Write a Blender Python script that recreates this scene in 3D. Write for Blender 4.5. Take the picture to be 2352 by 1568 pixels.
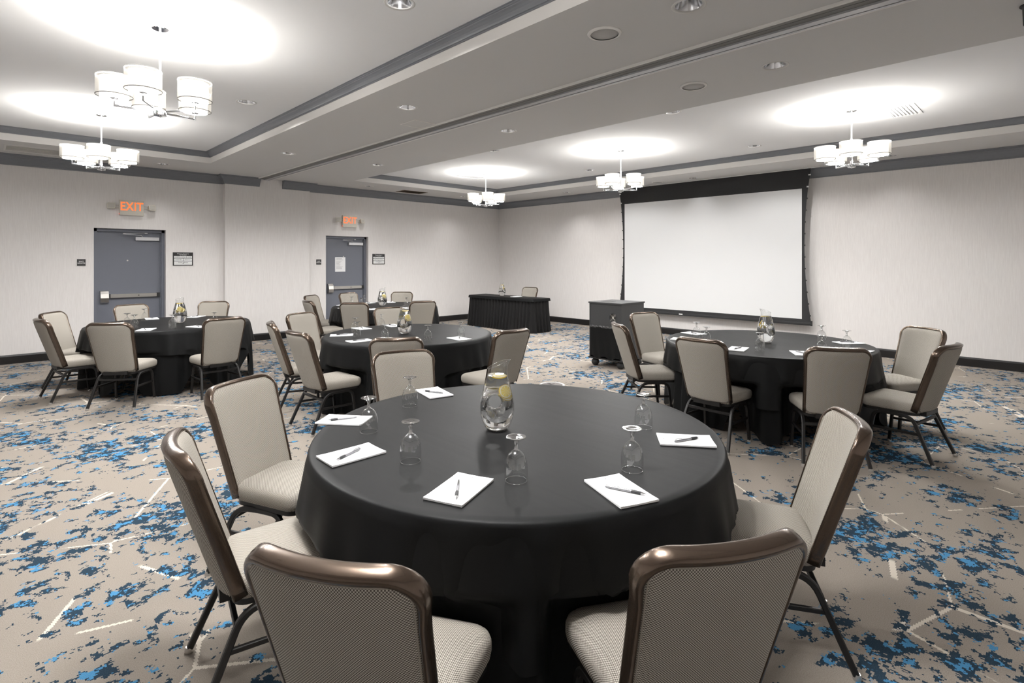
import bpy, bmesh, math, random
from mathutils import Vector, Matrix
R_ = math.radians
random.seed(7)
for o in list(bpy.data.objects): bpy.data.objects.remove(o, do_unlink=True)
SC = bpy.context.scene
COL = SC.collection

# ------------------------------------------------------------------ camera, world, exposure
FPX, HZ, CAMZ, YAW = 1236.0, 598.0, 1.6, 45.58
cam_d = bpy.data.cameras.new('camera'); cam = bpy.data.objects.new('camera', cam_d); COL.objects.link(cam)
cam.location = (0, 0, CAMZ); cam.rotation_euler = (R_(90), 0, R_(YAW - 90))
cam_d.sensor_width = 36; cam_d.sensor_fit = 'HORIZONTAL'; cam_d.lens = FPX / 2352 * 36
cam_d.shift_y = (HZ - 784) / 2352; cam_d.clip_start = 0.05; cam_d.clip_end = 60
SC.camera = cam
W = bpy.data.worlds.new('world'); SC.world = W; W.use_nodes = True
W.node_tree.nodes['Background'].inputs[0].default_value = (0.02, 0.02, 0.02, 1)
vs = SC.view_settings
vs.view_transform = 'Standard'; vs.look = 'None'; vs.gamma = 1; vs.exposure = 0.28; vs.use_curve_mapping = False
P_CHANDELIER = 6.5      # watts of each of the five lamps of a chandelier
P_DOWNLIGHT = 68.0      # watts of each recessed downlight
SHADE_EMIT = .9
DIFFUSER_EMIT = 182.0   # frosted glass disc closing the bottom of each shade

# ------------------------------------------------------------------ room dimensions
X0, X1, Y0, Y1 = -2.4, 10.63, -1.35, 11.38
ZC, ZT = 3.24, 3.42                       # flat ceiling band, raised tray
TRAYS = [(-0.95, 2.72, 0.0, 10.06), (5.42, 9.43, 0.0, 10.18)]
PIL = (3.30, 4.96, 11.24)
DOORS = [(1.31, 2.35), (5.39, 6.43)]
DOORH = 2.15
TH = math.radians(YAW)
FW = Vector((math.cos(TH), math.sin(TH))); RT = Vector((math.sin(TH), -math.cos(TH)))
def unproject(px, py, z):                 # floor-plan point of a measured spot at height z
    D = FPX * (z - CAMZ) / (HZ - py); L = (px - 1176) / FPX * D
    return FW * D + RT * L

# ------------------------------------------------------------------ materials
MATS = {}
def mat(name, col, rough=.5, metal=0, spec=.5, emit=None, estr=0, sheen=0, coat=0):
    m = bpy.data.materials.new(name); m.use_nodes = True
    b = m.node_tree.nodes['Principled BSDF']
    b.inputs['Base Color'].default_value = (*col, 1); b.inputs['Roughness'].default_value = rough
    b.inputs['Metallic'].default_value = metal; b.inputs['Specular IOR Level'].default_value = spec
    if sheen: b.inputs['Sheen Weight'].default_value = sheen
    if coat: b.inputs['Coat Weight'].default_value = coat
    if emit: b.inputs['Emission Color'].default_value = (*emit, 1); b.inputs['Emission Strength'].default_value = estr
    MATS[name] = m
    return m
class NT:
    def __init__(s, m): s.t = m.node_tree; s.b = s.t.nodes['Principled BSDF']
    def n(s, typ, **kw):
        x = s.t.nodes.new(typ)
        for k, v in kw.items():
            if k.startswith('i_'): x.inputs[k[2:].replace('_', ' ')].default_value = v
            else: setattr(x, k, v)
        return x
    def l(s, a, b): s.t.links.new(a, b)
    def math(s, op, a, b=None, c=None):
        x = s.n('ShaderNodeMath', operation=op)
        for i, v in enumerate((a, b, c)):
            if v is None: continue
            if isinstance(v, (int, float)): x.inputs[i].default_value = v
            else: s.l(v, x.inputs[i])
        return x.outputs[0]
    def mix(s, f, a, b):
        x = s.n('ShaderNodeMix', data_type='RGBA')
        s.l(f, x.inputs[0]) if not isinstance(f, (int, float)) else setattr(x.inputs[0], 'default_value', f)
        for v, k in ((a, 6), (b, 7)):
            if isinstance(v, tuple): x.inputs[k].default_value = (*v, 1)
            else: s.l(v, x.inputs[k])
        return x.outputs[2]
    def step(s, v, lo, hi):
        x = s.n('ShaderNodeMapRange', interpolation_type='SMOOTHSTEP'); s.l(v, x.inputs[0])
        x.inputs[1].default_value = lo; x.inputs[2].default_value = hi
        return x.outputs[0]
    def noise(s, vec, scale, detail=2, rough=.5, dist=0):
        x = s.n('ShaderNodeTexNoise'); s.l(vec, x.inputs['Vector'])
        x.inputs['Scale'].default_value = scale; x.inputs['Detail'].default_value = detail
        x.inputs['Roughness'].default_value = rough; x.inputs['Distortion'].default_value = dist
        return x.outputs[0]
    def mapping(s, vec, loc=(0, 0, 0), sc=(1, 1, 1), rot=(0, 0, 0)):
        x = s.n('ShaderNodeMapping'); s.l(vec, x.inputs[0])
        x.inputs['Location'].default_value = loc; x.inputs['Scale'].default_value = sc; x.inputs['Rotation'].default_value = rot
        return x.outputs[0]
    def bump(s, h, st=.2, d=.01):
        x = s.n('ShaderNodeBump'); x.inputs['Strength'].default_value = st; x.inputs['Distance'].default_value = d
        s.l(h, x.inputs['Height']); s.l(x.outputs[0], s.b.inputs['Normal'])

# wallpaper: pale warm grey with fine vertical striae
m = mat('wallpaper', (.6, .55, .53), .85, spec=.15); t = NT(m)
g = t.n('ShaderNodeNewGeometry').outputs['Position']
st1 = t.noise(t.mapping(g, sc=(1, 1, .03)), 190, 3, .7); st2 = t.noise(t.mapping(g, sc=(1, 1, .08)), 60, 3, .6)
f = t.math('ADD', t.math('MULTIPLY', st1, .65), t.math('MULTIPLY', st2, .35))
t.l(t.mix(t.step(f, .30, .72), (.745, .715, .695), (.825, .80, .78)), t.b.inputs['Base Color'])
t.bump(st1, .15, .004)
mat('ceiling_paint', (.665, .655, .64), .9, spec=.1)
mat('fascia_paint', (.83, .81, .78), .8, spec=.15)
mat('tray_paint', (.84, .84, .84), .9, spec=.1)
mat('trim_grey', (.195, .203, .222), .38, spec=.45)
mat('base_black', (.010, .009, .009), .35)
mat('door_paint', (.145, .155, .185), .42)
mat('steel', (.60, .58, .55), .32, metal=1)
mat('closer_silver', (.55, .55, .56), .45, metal=.6)
mat('chrome', (.82, .83, .85), .08, metal=1)
mat('nickel', (.80, .81, .83), .38, metal=.7)
mat('can_chrome', (.70, .71, .73), .14, metal=1)
mat('white_paint', (.72, .70, .67), .6)
mat('white_metal', (.78, .78, .77), .45)
mat('grille_grey', (.50, .49, .47), .7)
mat('vent_brown', (.20, .155, .115), .6)
mat('dark_slot', (.030, .022, .016), .8)
mat('track_grey', (.46, .46, .47), .35, metal=.35)
mat('track_dark', (.22, .215, .205), .6)
mat('bronze', (.105, .075, .055), .24, metal=.75, coat=.35)
mat('leg_black', (.009, .008, .0075), .42, spec=.45)
mat('glide', (.55, .53, .50), .35, metal=.8)
mat('cart_laminate', (.044, .045, .046), .5)
mat('cart_black', (.012, .012, .012), .5)
mat('rubber', (.022, .022, .022), .65)
mat('tape', (.07, .07, .07), .25)
mat('screen_white', (.72, .725, .725), .85, spec=.1)
mat('screen_black', (.020, .020, .021), .75)
mat('cord_black', (.012, .012, .012), .6)
mat('beige_plastic', (.60, .565, .49), .5)
mat('clear_plastic', (.55, .53, .48), .2)
mat('sign_black', (.022, .020, .020), .45)
mat('sign_white', (.78, .78, .77), .5)
mat('print_grey', (.26, .26, .27), .7)
mat('print_dark', (.05, .05, .05), .7)
mat('led_red', (.6, .03, .02), .4, emit=(1, .06, .03), estr=2.5)
mat('exit_glow', (.35, .03, .01), .5, emit=(1, .17, .035), estr=1.1)
mat('paper', (.88, .88, .885), .7, spec=.2)
mat('pen_silver', (.30, .30, .315), .35, metal=.6)
mat('pen_grip', (.03, .03, .032), .5)
mat('box_lid', (.16, .145, .14), .55)
mat('box_rim', (.80, .78, .74), .5)
mat('wood_top', (.30, .22, .15), .5)
mat('table_steel', (.45, .45, .46), .35, metal=.9)
mat('shade_ring', (.16, .15, .14), .3, metal=.7)
mat('shade_inner', (.86, .84, .78), .8, emit=(1, .965, .90), estr=SHADE_EMIT)
mat('diffuser', (.9, .9, .88), .6, emit=(1, .99, .98), estr=DIFFUSER_EMIT)
# sheer outer drum of the lamp shades
m = mat('shade_sheer', (.86, .84, .80), .8); t = NT(m)
tr = t.n('ShaderNodeBsdfTransparent'); tl = t.n('ShaderNodeBsdfTranslucent'); tl.inputs[0].default_value = (.9, .88, .83, 1)
m1 = t.n('ShaderNodeMixShader'); m1.inputs[0].default_value = .5; t.l(t.b.outputs[0], m1.inputs[1]); t.l(tl.outputs[0], m1.inputs[2])
m2 = t.n('ShaderNodeMixShader'); m2.inputs[0].default_value = .52; t.l(m1.outputs[0], m2.inputs[1]); t.l(tr.outputs[0], m2.inputs[2])
t.l(m2.outputs[0], t.t.nodes['Material Output'].inputs[0])

# carpet: beige pile, ragged navy and bright blue flecks in drifts, thin cream angular lines
m = mat('carpet', (.4, .36, .3), .95, spec=.05); t = NT(m)
g0 = t.n('ShaderNodeNewGeometry').outputs['Position']
sn = t.n('ShaderNodeVectorMath', operation='SNAP'); t.l(g0, sn.inputs[0]); sn.inputs[1].default_value = (.0065, .0065, 10)
g = sn.outputs[0]
drift = t.noise(t.mapping(g, (3.1, 1.7, 0)), 1.7, 2, .5)
fl = t.noise(t.mapping(g, (0, 7, 0)), 8.5, 7, .72, .3)
fl2 = t.noise(t.mapping(g, (11, 3, 0)), 17, 4, .6)
v = t.math('ADD', t.math('ADD', t.math('MULTIPLY', fl, .80), t.math('MULTIPLY', drift, .42)), t.math('MULTIPLY', fl2, .26))
navy = t.step(v, .782, .787)
bl = t.math('ADD', t.math('MULTIPLY', t.noise(t.mapping(g, (5, 13, 0)), 13, 6, .7, .2), .7), t.math('MULTIPLY', v, .5))
blue = t.math('MULTIPLY', t.step(bl, .794, .799), t.step(v, .772, .777))
pile = t.noise(g0, 260, 3, .7); big = t.noise(g0, .8, 2)
base = t.mix(t.step(pile, .3, .7), (.240, .205, .172), (.350, .309, .270))
base = t.mix(t.math('MULTIPLY', big, .35), base, (.385, .35, .31))
vo = t.n('ShaderNodeTexVoronoi', feature='DISTANCE_TO_EDGE'); vo.inputs['Scale'].default_value = 1.05; vo.inputs['Randomness'].default_value = .9
t.l(t.mapping(g, (.4, .9, 0), (1, 1.25, 0), (0, 0, R_(24))), vo.inputs['Vector'])
ln = t.math('LESS_THAN', vo.outputs[0], .0065)
ln = t.math('MULTIPLY', ln, t.step(t.noise(t.mapping(g, (9, 2, 0)), 2.4, 1), .50, .52))
c = t.mix(ln, base, (.66, .60, .52))
c = t.mix(navy, c, t.mix(t.step(pile, .3, .7), (.018, .036, .058), (.036, .062, .088)))
c = t.mix(blue, c, t.mix(t.step(pile, .3, .7), (.055, .205, .40), (.095, .29, .50)))
t.l(c, t.b.inputs['Base Color']); t.bump(pile, .5, .006)

# woven chair fabric: staggered pale dots on taupe
m = mat('chair_weave', (.4, .37, .32), .8, spec=.2); t = NT(m)
uv = t.n('ShaderNodeUVMap').outputs[0]; sx = t.n('ShaderNodeSeparateXYZ'); t.l(uv, sx.inputs[0])
PW = 2 * math.pi / .0072
s1 = t.math('SINE', t.math('MULTIPLY', sx.outputs[0], PW)); s2 = t.math('SINE', t.math('MULTIPLY', sx.outputs[1], PW))
w = t.step(t.math('MULTIPLY', s1, s2), -.35, .45)
t.l(t.mix(w, (.118, .102, .086), (.565, .53, .468)), t.b.inputs['Base Color']); t.bump(w, .35, .002)
mat('piping', (.33, .30, .255), .8)

# black table linen and skirt
def linen(name, a, b, sh):
    m = mat(name, a, .48, spec=.5, sheen=sh); m.node_tree.nodes['Principled BSDF'].inputs['IOR'].default_value = 1.22; t = NT(m)
    g = t.n('ShaderNodeTexCoord').outputs['Object']
    n1 = t.noise(g, 900, 2, .6); n2 = t.noise(t.mapping(g, sc=(1, .06, 1)), 5, 3, .6)
    t.l(t.mix(t.step(n1, .3, .7), a, b), t.b.inputs['Base Color']); t.bump(t.math('ADD', t.math('MULTIPLY', n1, .06), n2), .18, .012)
linen('black_linen', (.0050, .0053, .0055), (.0085, .0088, .009), 0)
linen('black_skirt', (.008, .0078, .0078), (.013, .0125, .0125), .03)
linen('cart_cloth', (.006, .006, .006), (.011, .011, .011), .0)

# thin clear glass (walls of goblets and pitchers), solid glass, water
def thin_glass(name, base):
    m = bpy.data.materials.new(name); m.use_nodes = True; MATS[name] = m; nt = m.node_tree
    nt.nodes.remove(nt.nodes['Principled BSDF'])
    tr = nt.nodes.new('ShaderNodeBsdfTransparent'); tr.inputs[0].default_value = (.975, .98, .98, 1)
    gl = nt.nodes.new('ShaderNodeBsdfGlossy'); gl.inputs['Roughness'].default_value = .03
    lw = nt.nodes.new('ShaderNodeLayerWeight'); lw.inputs[0].default_value = .5
    pw = nt.nodes.new('ShaderNodeMath'); pw.operation = 'POWER'; pw.inputs[1].default_value = 3.2
    ma = nt.nodes.new('ShaderNodeMath'); ma.operation = 'MULTIPLY_ADD'; ma.inputs[1].default_value = .8; ma.inputs[2].default_value = base
    mx = nt.nodes.new('ShaderNodeMixShader')
    L = nt.links.new
    L(lw.outputs['Facing'], pw.inputs[0]); L(pw.outputs[0], ma.inputs[0]); L(ma.outputs[0], mx.inputs[0])
    L(tr.outputs[0], mx.inputs[1]); L(gl.outputs[0], mx.inputs[2]); L(mx.outputs[0], nt.nodes['Material Output'].inputs[0])
thin_glass('thin_glass', .095); thin_glass('bright_glass', .32)
def solid_glass(name, ior):
    m = bpy.data.materials.new(name); m.use_nodes = True; MATS[name] = m; nt = m.node_tree
    nt.nodes.remove(nt.nodes['Principled BSDF'])
    g = nt.nodes.new('ShaderNodeBsdfGlass'); g.inputs['IOR'].default_value = ior; g.inputs['Roughness'].default_value = 0
    nt.links.new(g.outputs[0], nt.nodes['Material Output'].inputs[0])
solid_glass('solid_glass', 1.48); solid_glass('water', 1.33)

# lemon slice: rind, pith and segmented flesh
m = mat('lemon', (.9, .7, .1), .45); t = NT(m)
oc = t.n('ShaderNodeTexCoord').outputs['Object']; sx = t.n('ShaderNodeSeparateXYZ'); t.l(oc, sx.inputs[0])
rr = t.math('SQRT', t.math('ADD', t.math('POWER', sx.outputs[0], 2), t.math('POWER', sx.outputs[1], 2)))
an = t.math('ARCTAN2', sx.outputs[1], sx.outputs[0])
seg = t.step(t.math('ABSOLUTE', t.math('SINE', t.math('MULTIPLY', an, 4.5))), .12, .3)
fl_ = t.mix(seg, (.93, .88, .62), (.90, .72, .16))
c = t.mix(t.step(rr, .0255, .027), fl_, (.95, .91, .74)); c = t.mix(t.step(rr, .0305, .0315), c, (.90, .62, .02))
t.l(c, t.b.inputs['Base Color'])

# ------------------------------------------------------------------ mesh helpers
def smooth(u): u = max(0, min(1, u)); return u * u * (3 - 2 * u)
class MB:
    def __init__(s): s.v = []; s.f = []; s.uv = None
    def add(s, vs, fs):
        o = len(s.v); s.v += [tuple(p) for p in vs]; s.f += [tuple(i + o for i in q) for q in fs]; return s
    def box(s, x0, x1, y0, y1, z0, z1):
        return s.add([(x0, y0, z0), (x1, y0, z0), (x1, y1, z0), (x0, y1, z0), (x0, y0, z1), (x1, y0, z1), (x1, y1, z1), (x0, y1, z1)],
                     [(0, 3, 2, 1), (4, 5, 6, 7), (0, 1, 5, 4), (1, 2, 6, 5), (2, 3, 7, 6), (3, 0, 4, 7)])
    def lathe(s, prof, n=24, c=(0, 0), closed=False, cap0=False, cap1=False):
        vs = []; fs = []; k = len(prof)
        for i in range(n):
            a = 2 * math.pi * i / n
            vs += [(c[0] + r * math.cos(a), c[1] + r * math.sin(a), z) for r, z in prof]
        for i in range(n):
            j = (i + 1) % n
            for q in range(k - 1 + (1 if closed else 0)):
                q2 = (q + 1) % k
                fs.append((i * k + q, j * k + q, j * k + q2, i * k + q2))
        if cap0: fs.append(tuple(i * k for i in reversed(range(n))))
        if cap1: fs.append(tuple(i * k + k - 1 for i in range(n)))
        return s.add(vs, fs)
    def tube(s, path, sec, up=(0, 0, 1), cap=True, closed=False):
        # sec: list of (a, b) offsets; a along side vector, b along local up
        P = [Vector(p) for p in path]; n = len(P); m = len(sec); vs = []; fs = []
        for i, p in enumerate(P):
            if closed: tg = P[(i + 1) % n] - P[i - 1]
            else: tg = P[min(i + 1, n - 1)] - P[max(i - 1, 0)]
            tg.normalize(); u = Vector(up[i]) if isinstance(up, list) else Vector(up)
            sd = tg.cross(u)
            if sd.length < 1e-4: sd = tg.cross(Vector((1, .03, 0)))
            sd.normalize(); u2 = sd.cross(tg).normalized()
            sci = sec[i] if isinstance(sec[0], list) else sec
            vs += [p + sd * a + u2 * b for a, b in sci]
        m = len(sec[0]) if isinstance(sec[0], list) else m
        for i in range(n - 1 + (1 if closed else 0)):
            j = (i + 1) % n
            for q in range(m):
                r = (q + 1) % m
                fs.append((i * m + q, i * m + r, j * m + r, j * m + q))
        if cap and not closed:
            fs.append(tuple(reversed(range(m)))); fs.append(tuple((n - 1) * m + q for q in range(m)))
        return s.add(vs, fs)
    def mesh(s, name, mt, smooth=False, uvf=None, sharp=None):
        me = bpy.data.meshes.new(name); me.from_pydata(s.v, [], s.f); me.update()
        bm = bmesh.new(); bm.from_mesh(me); bmesh.ops.recalc_face_normals(bm, faces=bm.faces); bm.to_mesh(me); bm.free()
        if smooth:
            me.shade_smooth()
            if sharp: me.set_sharp_from_angle(angle=R_(sharp))
        me.materials.append(MATS[mt])
        if uvf:
            ul = me.uv_layers.new(name='UVMap')
            for lp in me.loops: ul.data[lp.index].uv = uvf(lp.vertex_index)
        return me
    def build(s, name, mt, parent=None, smooth=False, uvf=None, sharp=None):
        return link(name, s.mesh(name, mt, smooth, uvf, sharp), parent)
def link(name, me, parent=None, loc=None, rot=None):
    o = bpy.data.objects.new(name, me); COL.objects.link(o)
    if parent: o.parent = parent
    if loc: o.location = loc
    if rot: o.rotation_euler = rot
    return o
def tag(o, label=None, cat=None, group=None, kind=None):
    if label: o['label'] = label
    if cat: o['category'] = cat
    if group: o['group'] = group
    if kind: o['kind'] = kind
    return o
def thing(name, label, cat, loc=(0, 0, 0), rz=0, group=None):
    o = bpy.data.objects.new(name, None); COL.objects.link(o); o.empty_display_size = .1
    o.location = loc; o.rotation_euler = (0, 0, rz)
    return tag(o, label, cat, group)
def copy_tree(o, parent=None):
    c = o.copy(); COL.objects.link(c); c.parent = parent
    for ch in [k for k in o.children]: copy_tree(ch, c)
    return c
def ring(r, n=10): return [(r * math.cos(2 * math.pi * i / n), r * math.sin(2 * math.pi * i / n)) for i in range(n)]
def sq(a, b=None):
    b = b or a; return [(-a, -b), (a, -b), (a, b), (-a, b)]
def rsq(a, b, r=.3):
    # square section with chamfered corners
    c = min(a, b) * r
    return [(-a + c, -b), (a - c, -b), (a, -b + c), (a, b - c), (a - c, b), (-a + c, b), (-a, b - c), (-a, -b + c)]
def fillet(pts, rad, n=5):
    out = [Vector(pts[0])]
    for i in range(1, len(pts) - 1):
        a, b, c = Vector(pts[i - 1]), Vector(pts[i]), Vector(pts[i + 1])
        d1 = (a - b).normalized(); d2 = (c - b).normalized(); r = min(rad, (a - b).length * .49, (c - b).length * .49)
        p, q = b + d1 * r, b + d2 * r
        for k in range(n + 1):
            u = k / n; out.append((1 - u) ** 2 * p + 2 * u * (1 - u) * b + u * u * q)
    out.append(Vector(pts[-1])); return out
_tm = {}
def text_mesh(s, size, mt, bold=0, align='CENTER', space=1.0, extr=0):
    key = (s, size, mt, bold, align)
    if key in _tm: return _tm[key]
    cu = bpy.data.curves.new('text', 'FONT'); cu.body = s; cu.size = size; cu.align_x = align; cu.align_y = 'CENTER'
    cu.offset = bold; cu.space_character = space; cu.extrude = extr; cu.resolution_u = 3; cu.space_line = .9
    o = bpy.data.objects.new('text', cu); COL.objects.link(o); bpy.context.view_layer.update()
    me = bpy.data.meshes.new_from_object(o.evaluated_get(bpy.context.evaluated_depsgraph_get()))
    bpy.data.objects.remove(o); bpy.data.curves.remove(cu)
    me.materials.clear(); me.materials.append(MATS[mt]); _tm[key] = me
    return me
def fill_holes(name, outer, holes, z, mt, parent=None, flip=False, plane='XY', kind=None):
    """flat panel with holes, triangulated"""
    bm = bmesh.new(); ed = []
    for lp in [outer] + holes:
        vv = [bm.verts.new((p[0], p[1], z) if plane == 'XY' else ((p[0], z, p[1]) if plane == 'XZ' else (z, p[0], p[1]))) for p in lp]
        ed += [bm.edges.new((vv[i], vv[(i + 1) % len(vv)])) for i in range(len(vv))]
    bmesh.ops.triangle_fill(bm, use_beauty=True, use_dissolve=False, edges=ed)
    me = bpy.data.meshes.new(name); bm.to_mesh(me); bm.free(); me.materials.append(MATS[mt])
    o = link(name, me, parent)
    if kind: tag(o, kind=kind)
    return o
def circle(cx, cy, r, n=28): return [(cx + r * math.cos(2 * math.pi * i / n), cy + r * math.sin(2 * math.pi * i / n)) for i in range(n)]
def rect(x0, x1, y0, y1): return [(x0, y0), (x1, y0), (x1, y1), (x0, y1)]
def offset_path(path, d, closed=False):
    """offset to the right-hand side with mitred corners"""
    n = len(path); out = []
    for i in range(n):
        dirs = []
        if closed or i > 0: dirs.append((Vector(path[i]) - Vector(path[i - 1])).normalized())
        if closed or i < n - 1: dirs.append((Vector(path[(i + 1) % n]) - Vector(path[i])).normalized())
        ns = [Vector((q.y, -q.x)) for q in dirs]
        if len(ns) == 1: o = ns[0] * d
        else:
            b = (ns[0] + ns[1]); o = b * (d / (1 + ns[0].dot(ns[1])))
        out.append(Vector(path[i]) + o)
    return out
def moulding(name, path, prof, mt, closed=False, parent=None):
    """prof: list of (projection to the right, z)"""
    mb = MB(); k = len(prof); cols = [offset_path(path, p, closed) for p, z in prof]; n = len(path)
    vs = [(cols[j][i].x, cols[j][i].y, prof[j][1]) for i in range(n) for j in range(k)]; fs = []
    for i in range(n - (0 if closed else 1)):
        i2 = (i + 1) % n
        for j in range(k):
            j2 = (j + 1) % k
            fs.append((i * k + j, i * k + j2, i2 * k + j2, i2 * k + j))
    if not closed: fs += [tuple(range(k)), tuple((n - 1) * k + j for j in reversed(range(k)))]
    mb.add(vs, fs)
    return tag(mb.build(name, mt, parent), kind=None if parent else 'structure')

# ------------------------------------------------------------------ room shell
fl = MB(); fl.add([(X0, Y0, 0), (X1, Y0, 0), (X1, Y1, 0), (X0, Y1, 0)], [(0, 1, 2, 3)])
tag(fl.build('floor', 'carpet'), kind='structure')
outer = [(X0, 0), (X1, 0), (X1, ZT + .05), (X0, ZT + .05)]
# door wall: outline runs round the two door openings
pts = [(X0, 0)]
for a, b in DOORS: pts += [(a, 0), (a, DOORH), (b, DOORH), (b, 0)]
pts += [(X1, 0), (X1, ZC + .02), (X0, ZC + .02)]
wn = fill_holes('wall_north', pts, [], Y1, 'wallpaper', plane='XZ', kind='structure')
for a, b in DOORS:   # wallpapered reveals
    mb = MB(); d = .15
    mb.add([(a, Y1, 0), (a, Y1 + d, 0), (a, Y1 + d, DOORH), (a, Y1, DOORH), (b, Y1, 0), (b, Y1 + d, 0), (b, Y1 + d, DOORH), (b, Y1, DOORH)],
           [(0, 1, 2, 3), (4, 7, 6, 5), (3, 2, 6, 7)])
    mb.build('reveal', 'wallpaper', wn)
for nm, x in (('wall_east', X1), ('wall_west', X0)):
    mb = MB(); mb.add([(x, Y0, 0), (x, Y1, 0), (x, Y1, ZC + .02), (x, Y0, ZC + .02)], [(0, 1, 2, 3)])
    tag(mb.build(nm, 'wallpaper'), kind='structure')
mb = MB(); mb.add([(X0, Y0, 0), (X1, Y0, 0), (X1, Y0, ZC + .02), (X0, Y0, ZC + .02)], [(0, 1, 2, 3)])
tag(mb.build('wall_south', 'wallpaper'), kind='structure')
mb = MB(); mb.box(PIL[0], PIL[1], PIL[2], Y1 + .002, 0, ZC)
tag(mb.build('wall_pilaster', 'wallpaper'), kind='structure')

# recessed fittings (plan positions measured from the photograph)
LOW_LIGHTS = [(3.24, 1.68), (3.24, 4.91), (3.33, 8.30), (4.76, 1.69), (4.74, 4.91), (4.83, 8.22),
              (10.15, 1.88), (10.09, 5.13), (10.03, 8.37), (2.16, 10.72), (6.07, 10.74), (8.75, 10.73),
              (-1.65, 1.7), (-1.65, 4.9), (-1.65, 8.2), (1.0, -.65), (3.9, -.65), (7.4, -.65)]
TRAY_LIGHTS = [(2.10, 3.28), (2.15, 6.56), (6.03, 3.34), (6.03, 6.59), (8.76, 3.43), (8.72, 6.67), (-.30, 3.3), (-.30, 6.6)]
SPEAKERS = [(3.20, 2.31), (4.76, 2.42), (10.05, 5.91)]
SOFFIT_VENTS = [(.22, .86, 10.46, 10.98), (7.0, 7.62, 10.72, 11.05)]
CAN_R = .088
holes = [rect(*tr) for tr in TRAYS] + [circle(x, y, CAN_R) for x, y in LOW_LIGHTS] + [rect(*v) for v in SOFFIT_VENTS]
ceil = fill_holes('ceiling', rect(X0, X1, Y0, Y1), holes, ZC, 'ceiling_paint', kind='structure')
for x0, x1, y0, y1 in TRAYS:
    mb = MB(); P = rect(x0, x1, y0, y1)
    mb.add([(p[0], p[1], z) for z in (ZC, ZT + .01) for p in P], [(i, (i + 1) % 4, 4 + (i + 1) % 4, 4 + i) for i in range(4)])
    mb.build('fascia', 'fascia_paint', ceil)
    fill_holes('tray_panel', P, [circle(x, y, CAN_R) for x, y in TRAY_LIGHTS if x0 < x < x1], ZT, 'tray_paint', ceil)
def crown_prof(top, h, p):
    q = [(0, -1), (.14, -1), (.14, -.9), (.24, -.87), (.30, -.74), (.42, -.55), (.60, -.38), (.76, -.28), (.80, -.22), (.90, -.20), (.90, -.08), (1, -.06), (1, 0), (0, 0)]
    return [(a * p, top + b * h) for a, b in q]
CP = crown_prof(ZC, .165, .125)
moulding('trim_1', [(X0, Y1), (PIL[0], Y1), (PIL[0], PIL[2]), (3.93, PIL[2])], CP, 'trim_grey')
moulding('trim_2', [(4.38, PIL[2]), (PIL[1], PIL[2]), (PIL[1], Y1), (X1, Y1), (X1, Y0), (X0, Y0), (X0, Y1 - .01)], CP, 'trim_grey')
TP = crown_prof(ZT, .085, .085)
for i, (x0, x1, y0, y1) in enumerate(TRAYS):
    moulding('trim_%d' % (3 + i), [(x0, y0), (x0, y1), (x1, y1), (x1, y0)], TP, 'trim_grey', closed=True)
BP = [(0, 0), (.016, 0), (.016, .115), (.010, .138), (0, .14)]
d1, d2 = DOORS
moulding('baseboard_north', [(X0, Y1), (d1[0], Y1)], BP, 'base_black')
moulding('baseboard_pilaster', [(d1[1], Y1), (PIL[0], Y1), (PIL[0], PIL[2]), (PIL[1], PIL[2]), (PIL[1], Y1), (d2[0], Y1)], BP, 'base_black')
moulding('baseboard_east', [(d2[1], Y1), (X1, Y1), (X1, Y0)], BP, 'base_black')
moulding('baseboard_south', [(X1, Y0), (X0, Y0), (X0, Y1)], BP, 'base_black')

# folding-partition track in the ceiling band
TX = 4.07
mb = MB(); mb.box(TX - .20, TX - .175, Y0, PIL[2], ZC - .016, ZC); mb.box(TX + .05, TX + .10, Y0, PIL[2], ZC - .010, ZC)
trk = tag(mb.build('trim_track', 'fascia_paint'), kind='structure')
mb = MB(); mb.box(TX - .175, TX - .115, Y0, PIL[2], ZC - .008, ZC); mb.box(TX - .105, TX - .05, Y0, PIL[2], ZC - .008, ZC); mb.build('rail', 'track_dark', trk)
mb = MB(); mb.box(TX - .05, TX + .012, Y0, PIL[2], ZC - .022, ZC); mb.box(TX + .026, TX + .05, Y0, PIL[2], ZC - .022, ZC); mb.build('track_channel', 'track_grey', trk)
mb = MB(); mb.box(TX + .012, TX + .026, Y0, PIL[2], ZC - .004, ZC); mb.build('slot', 'dark_slot', trk)

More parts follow.
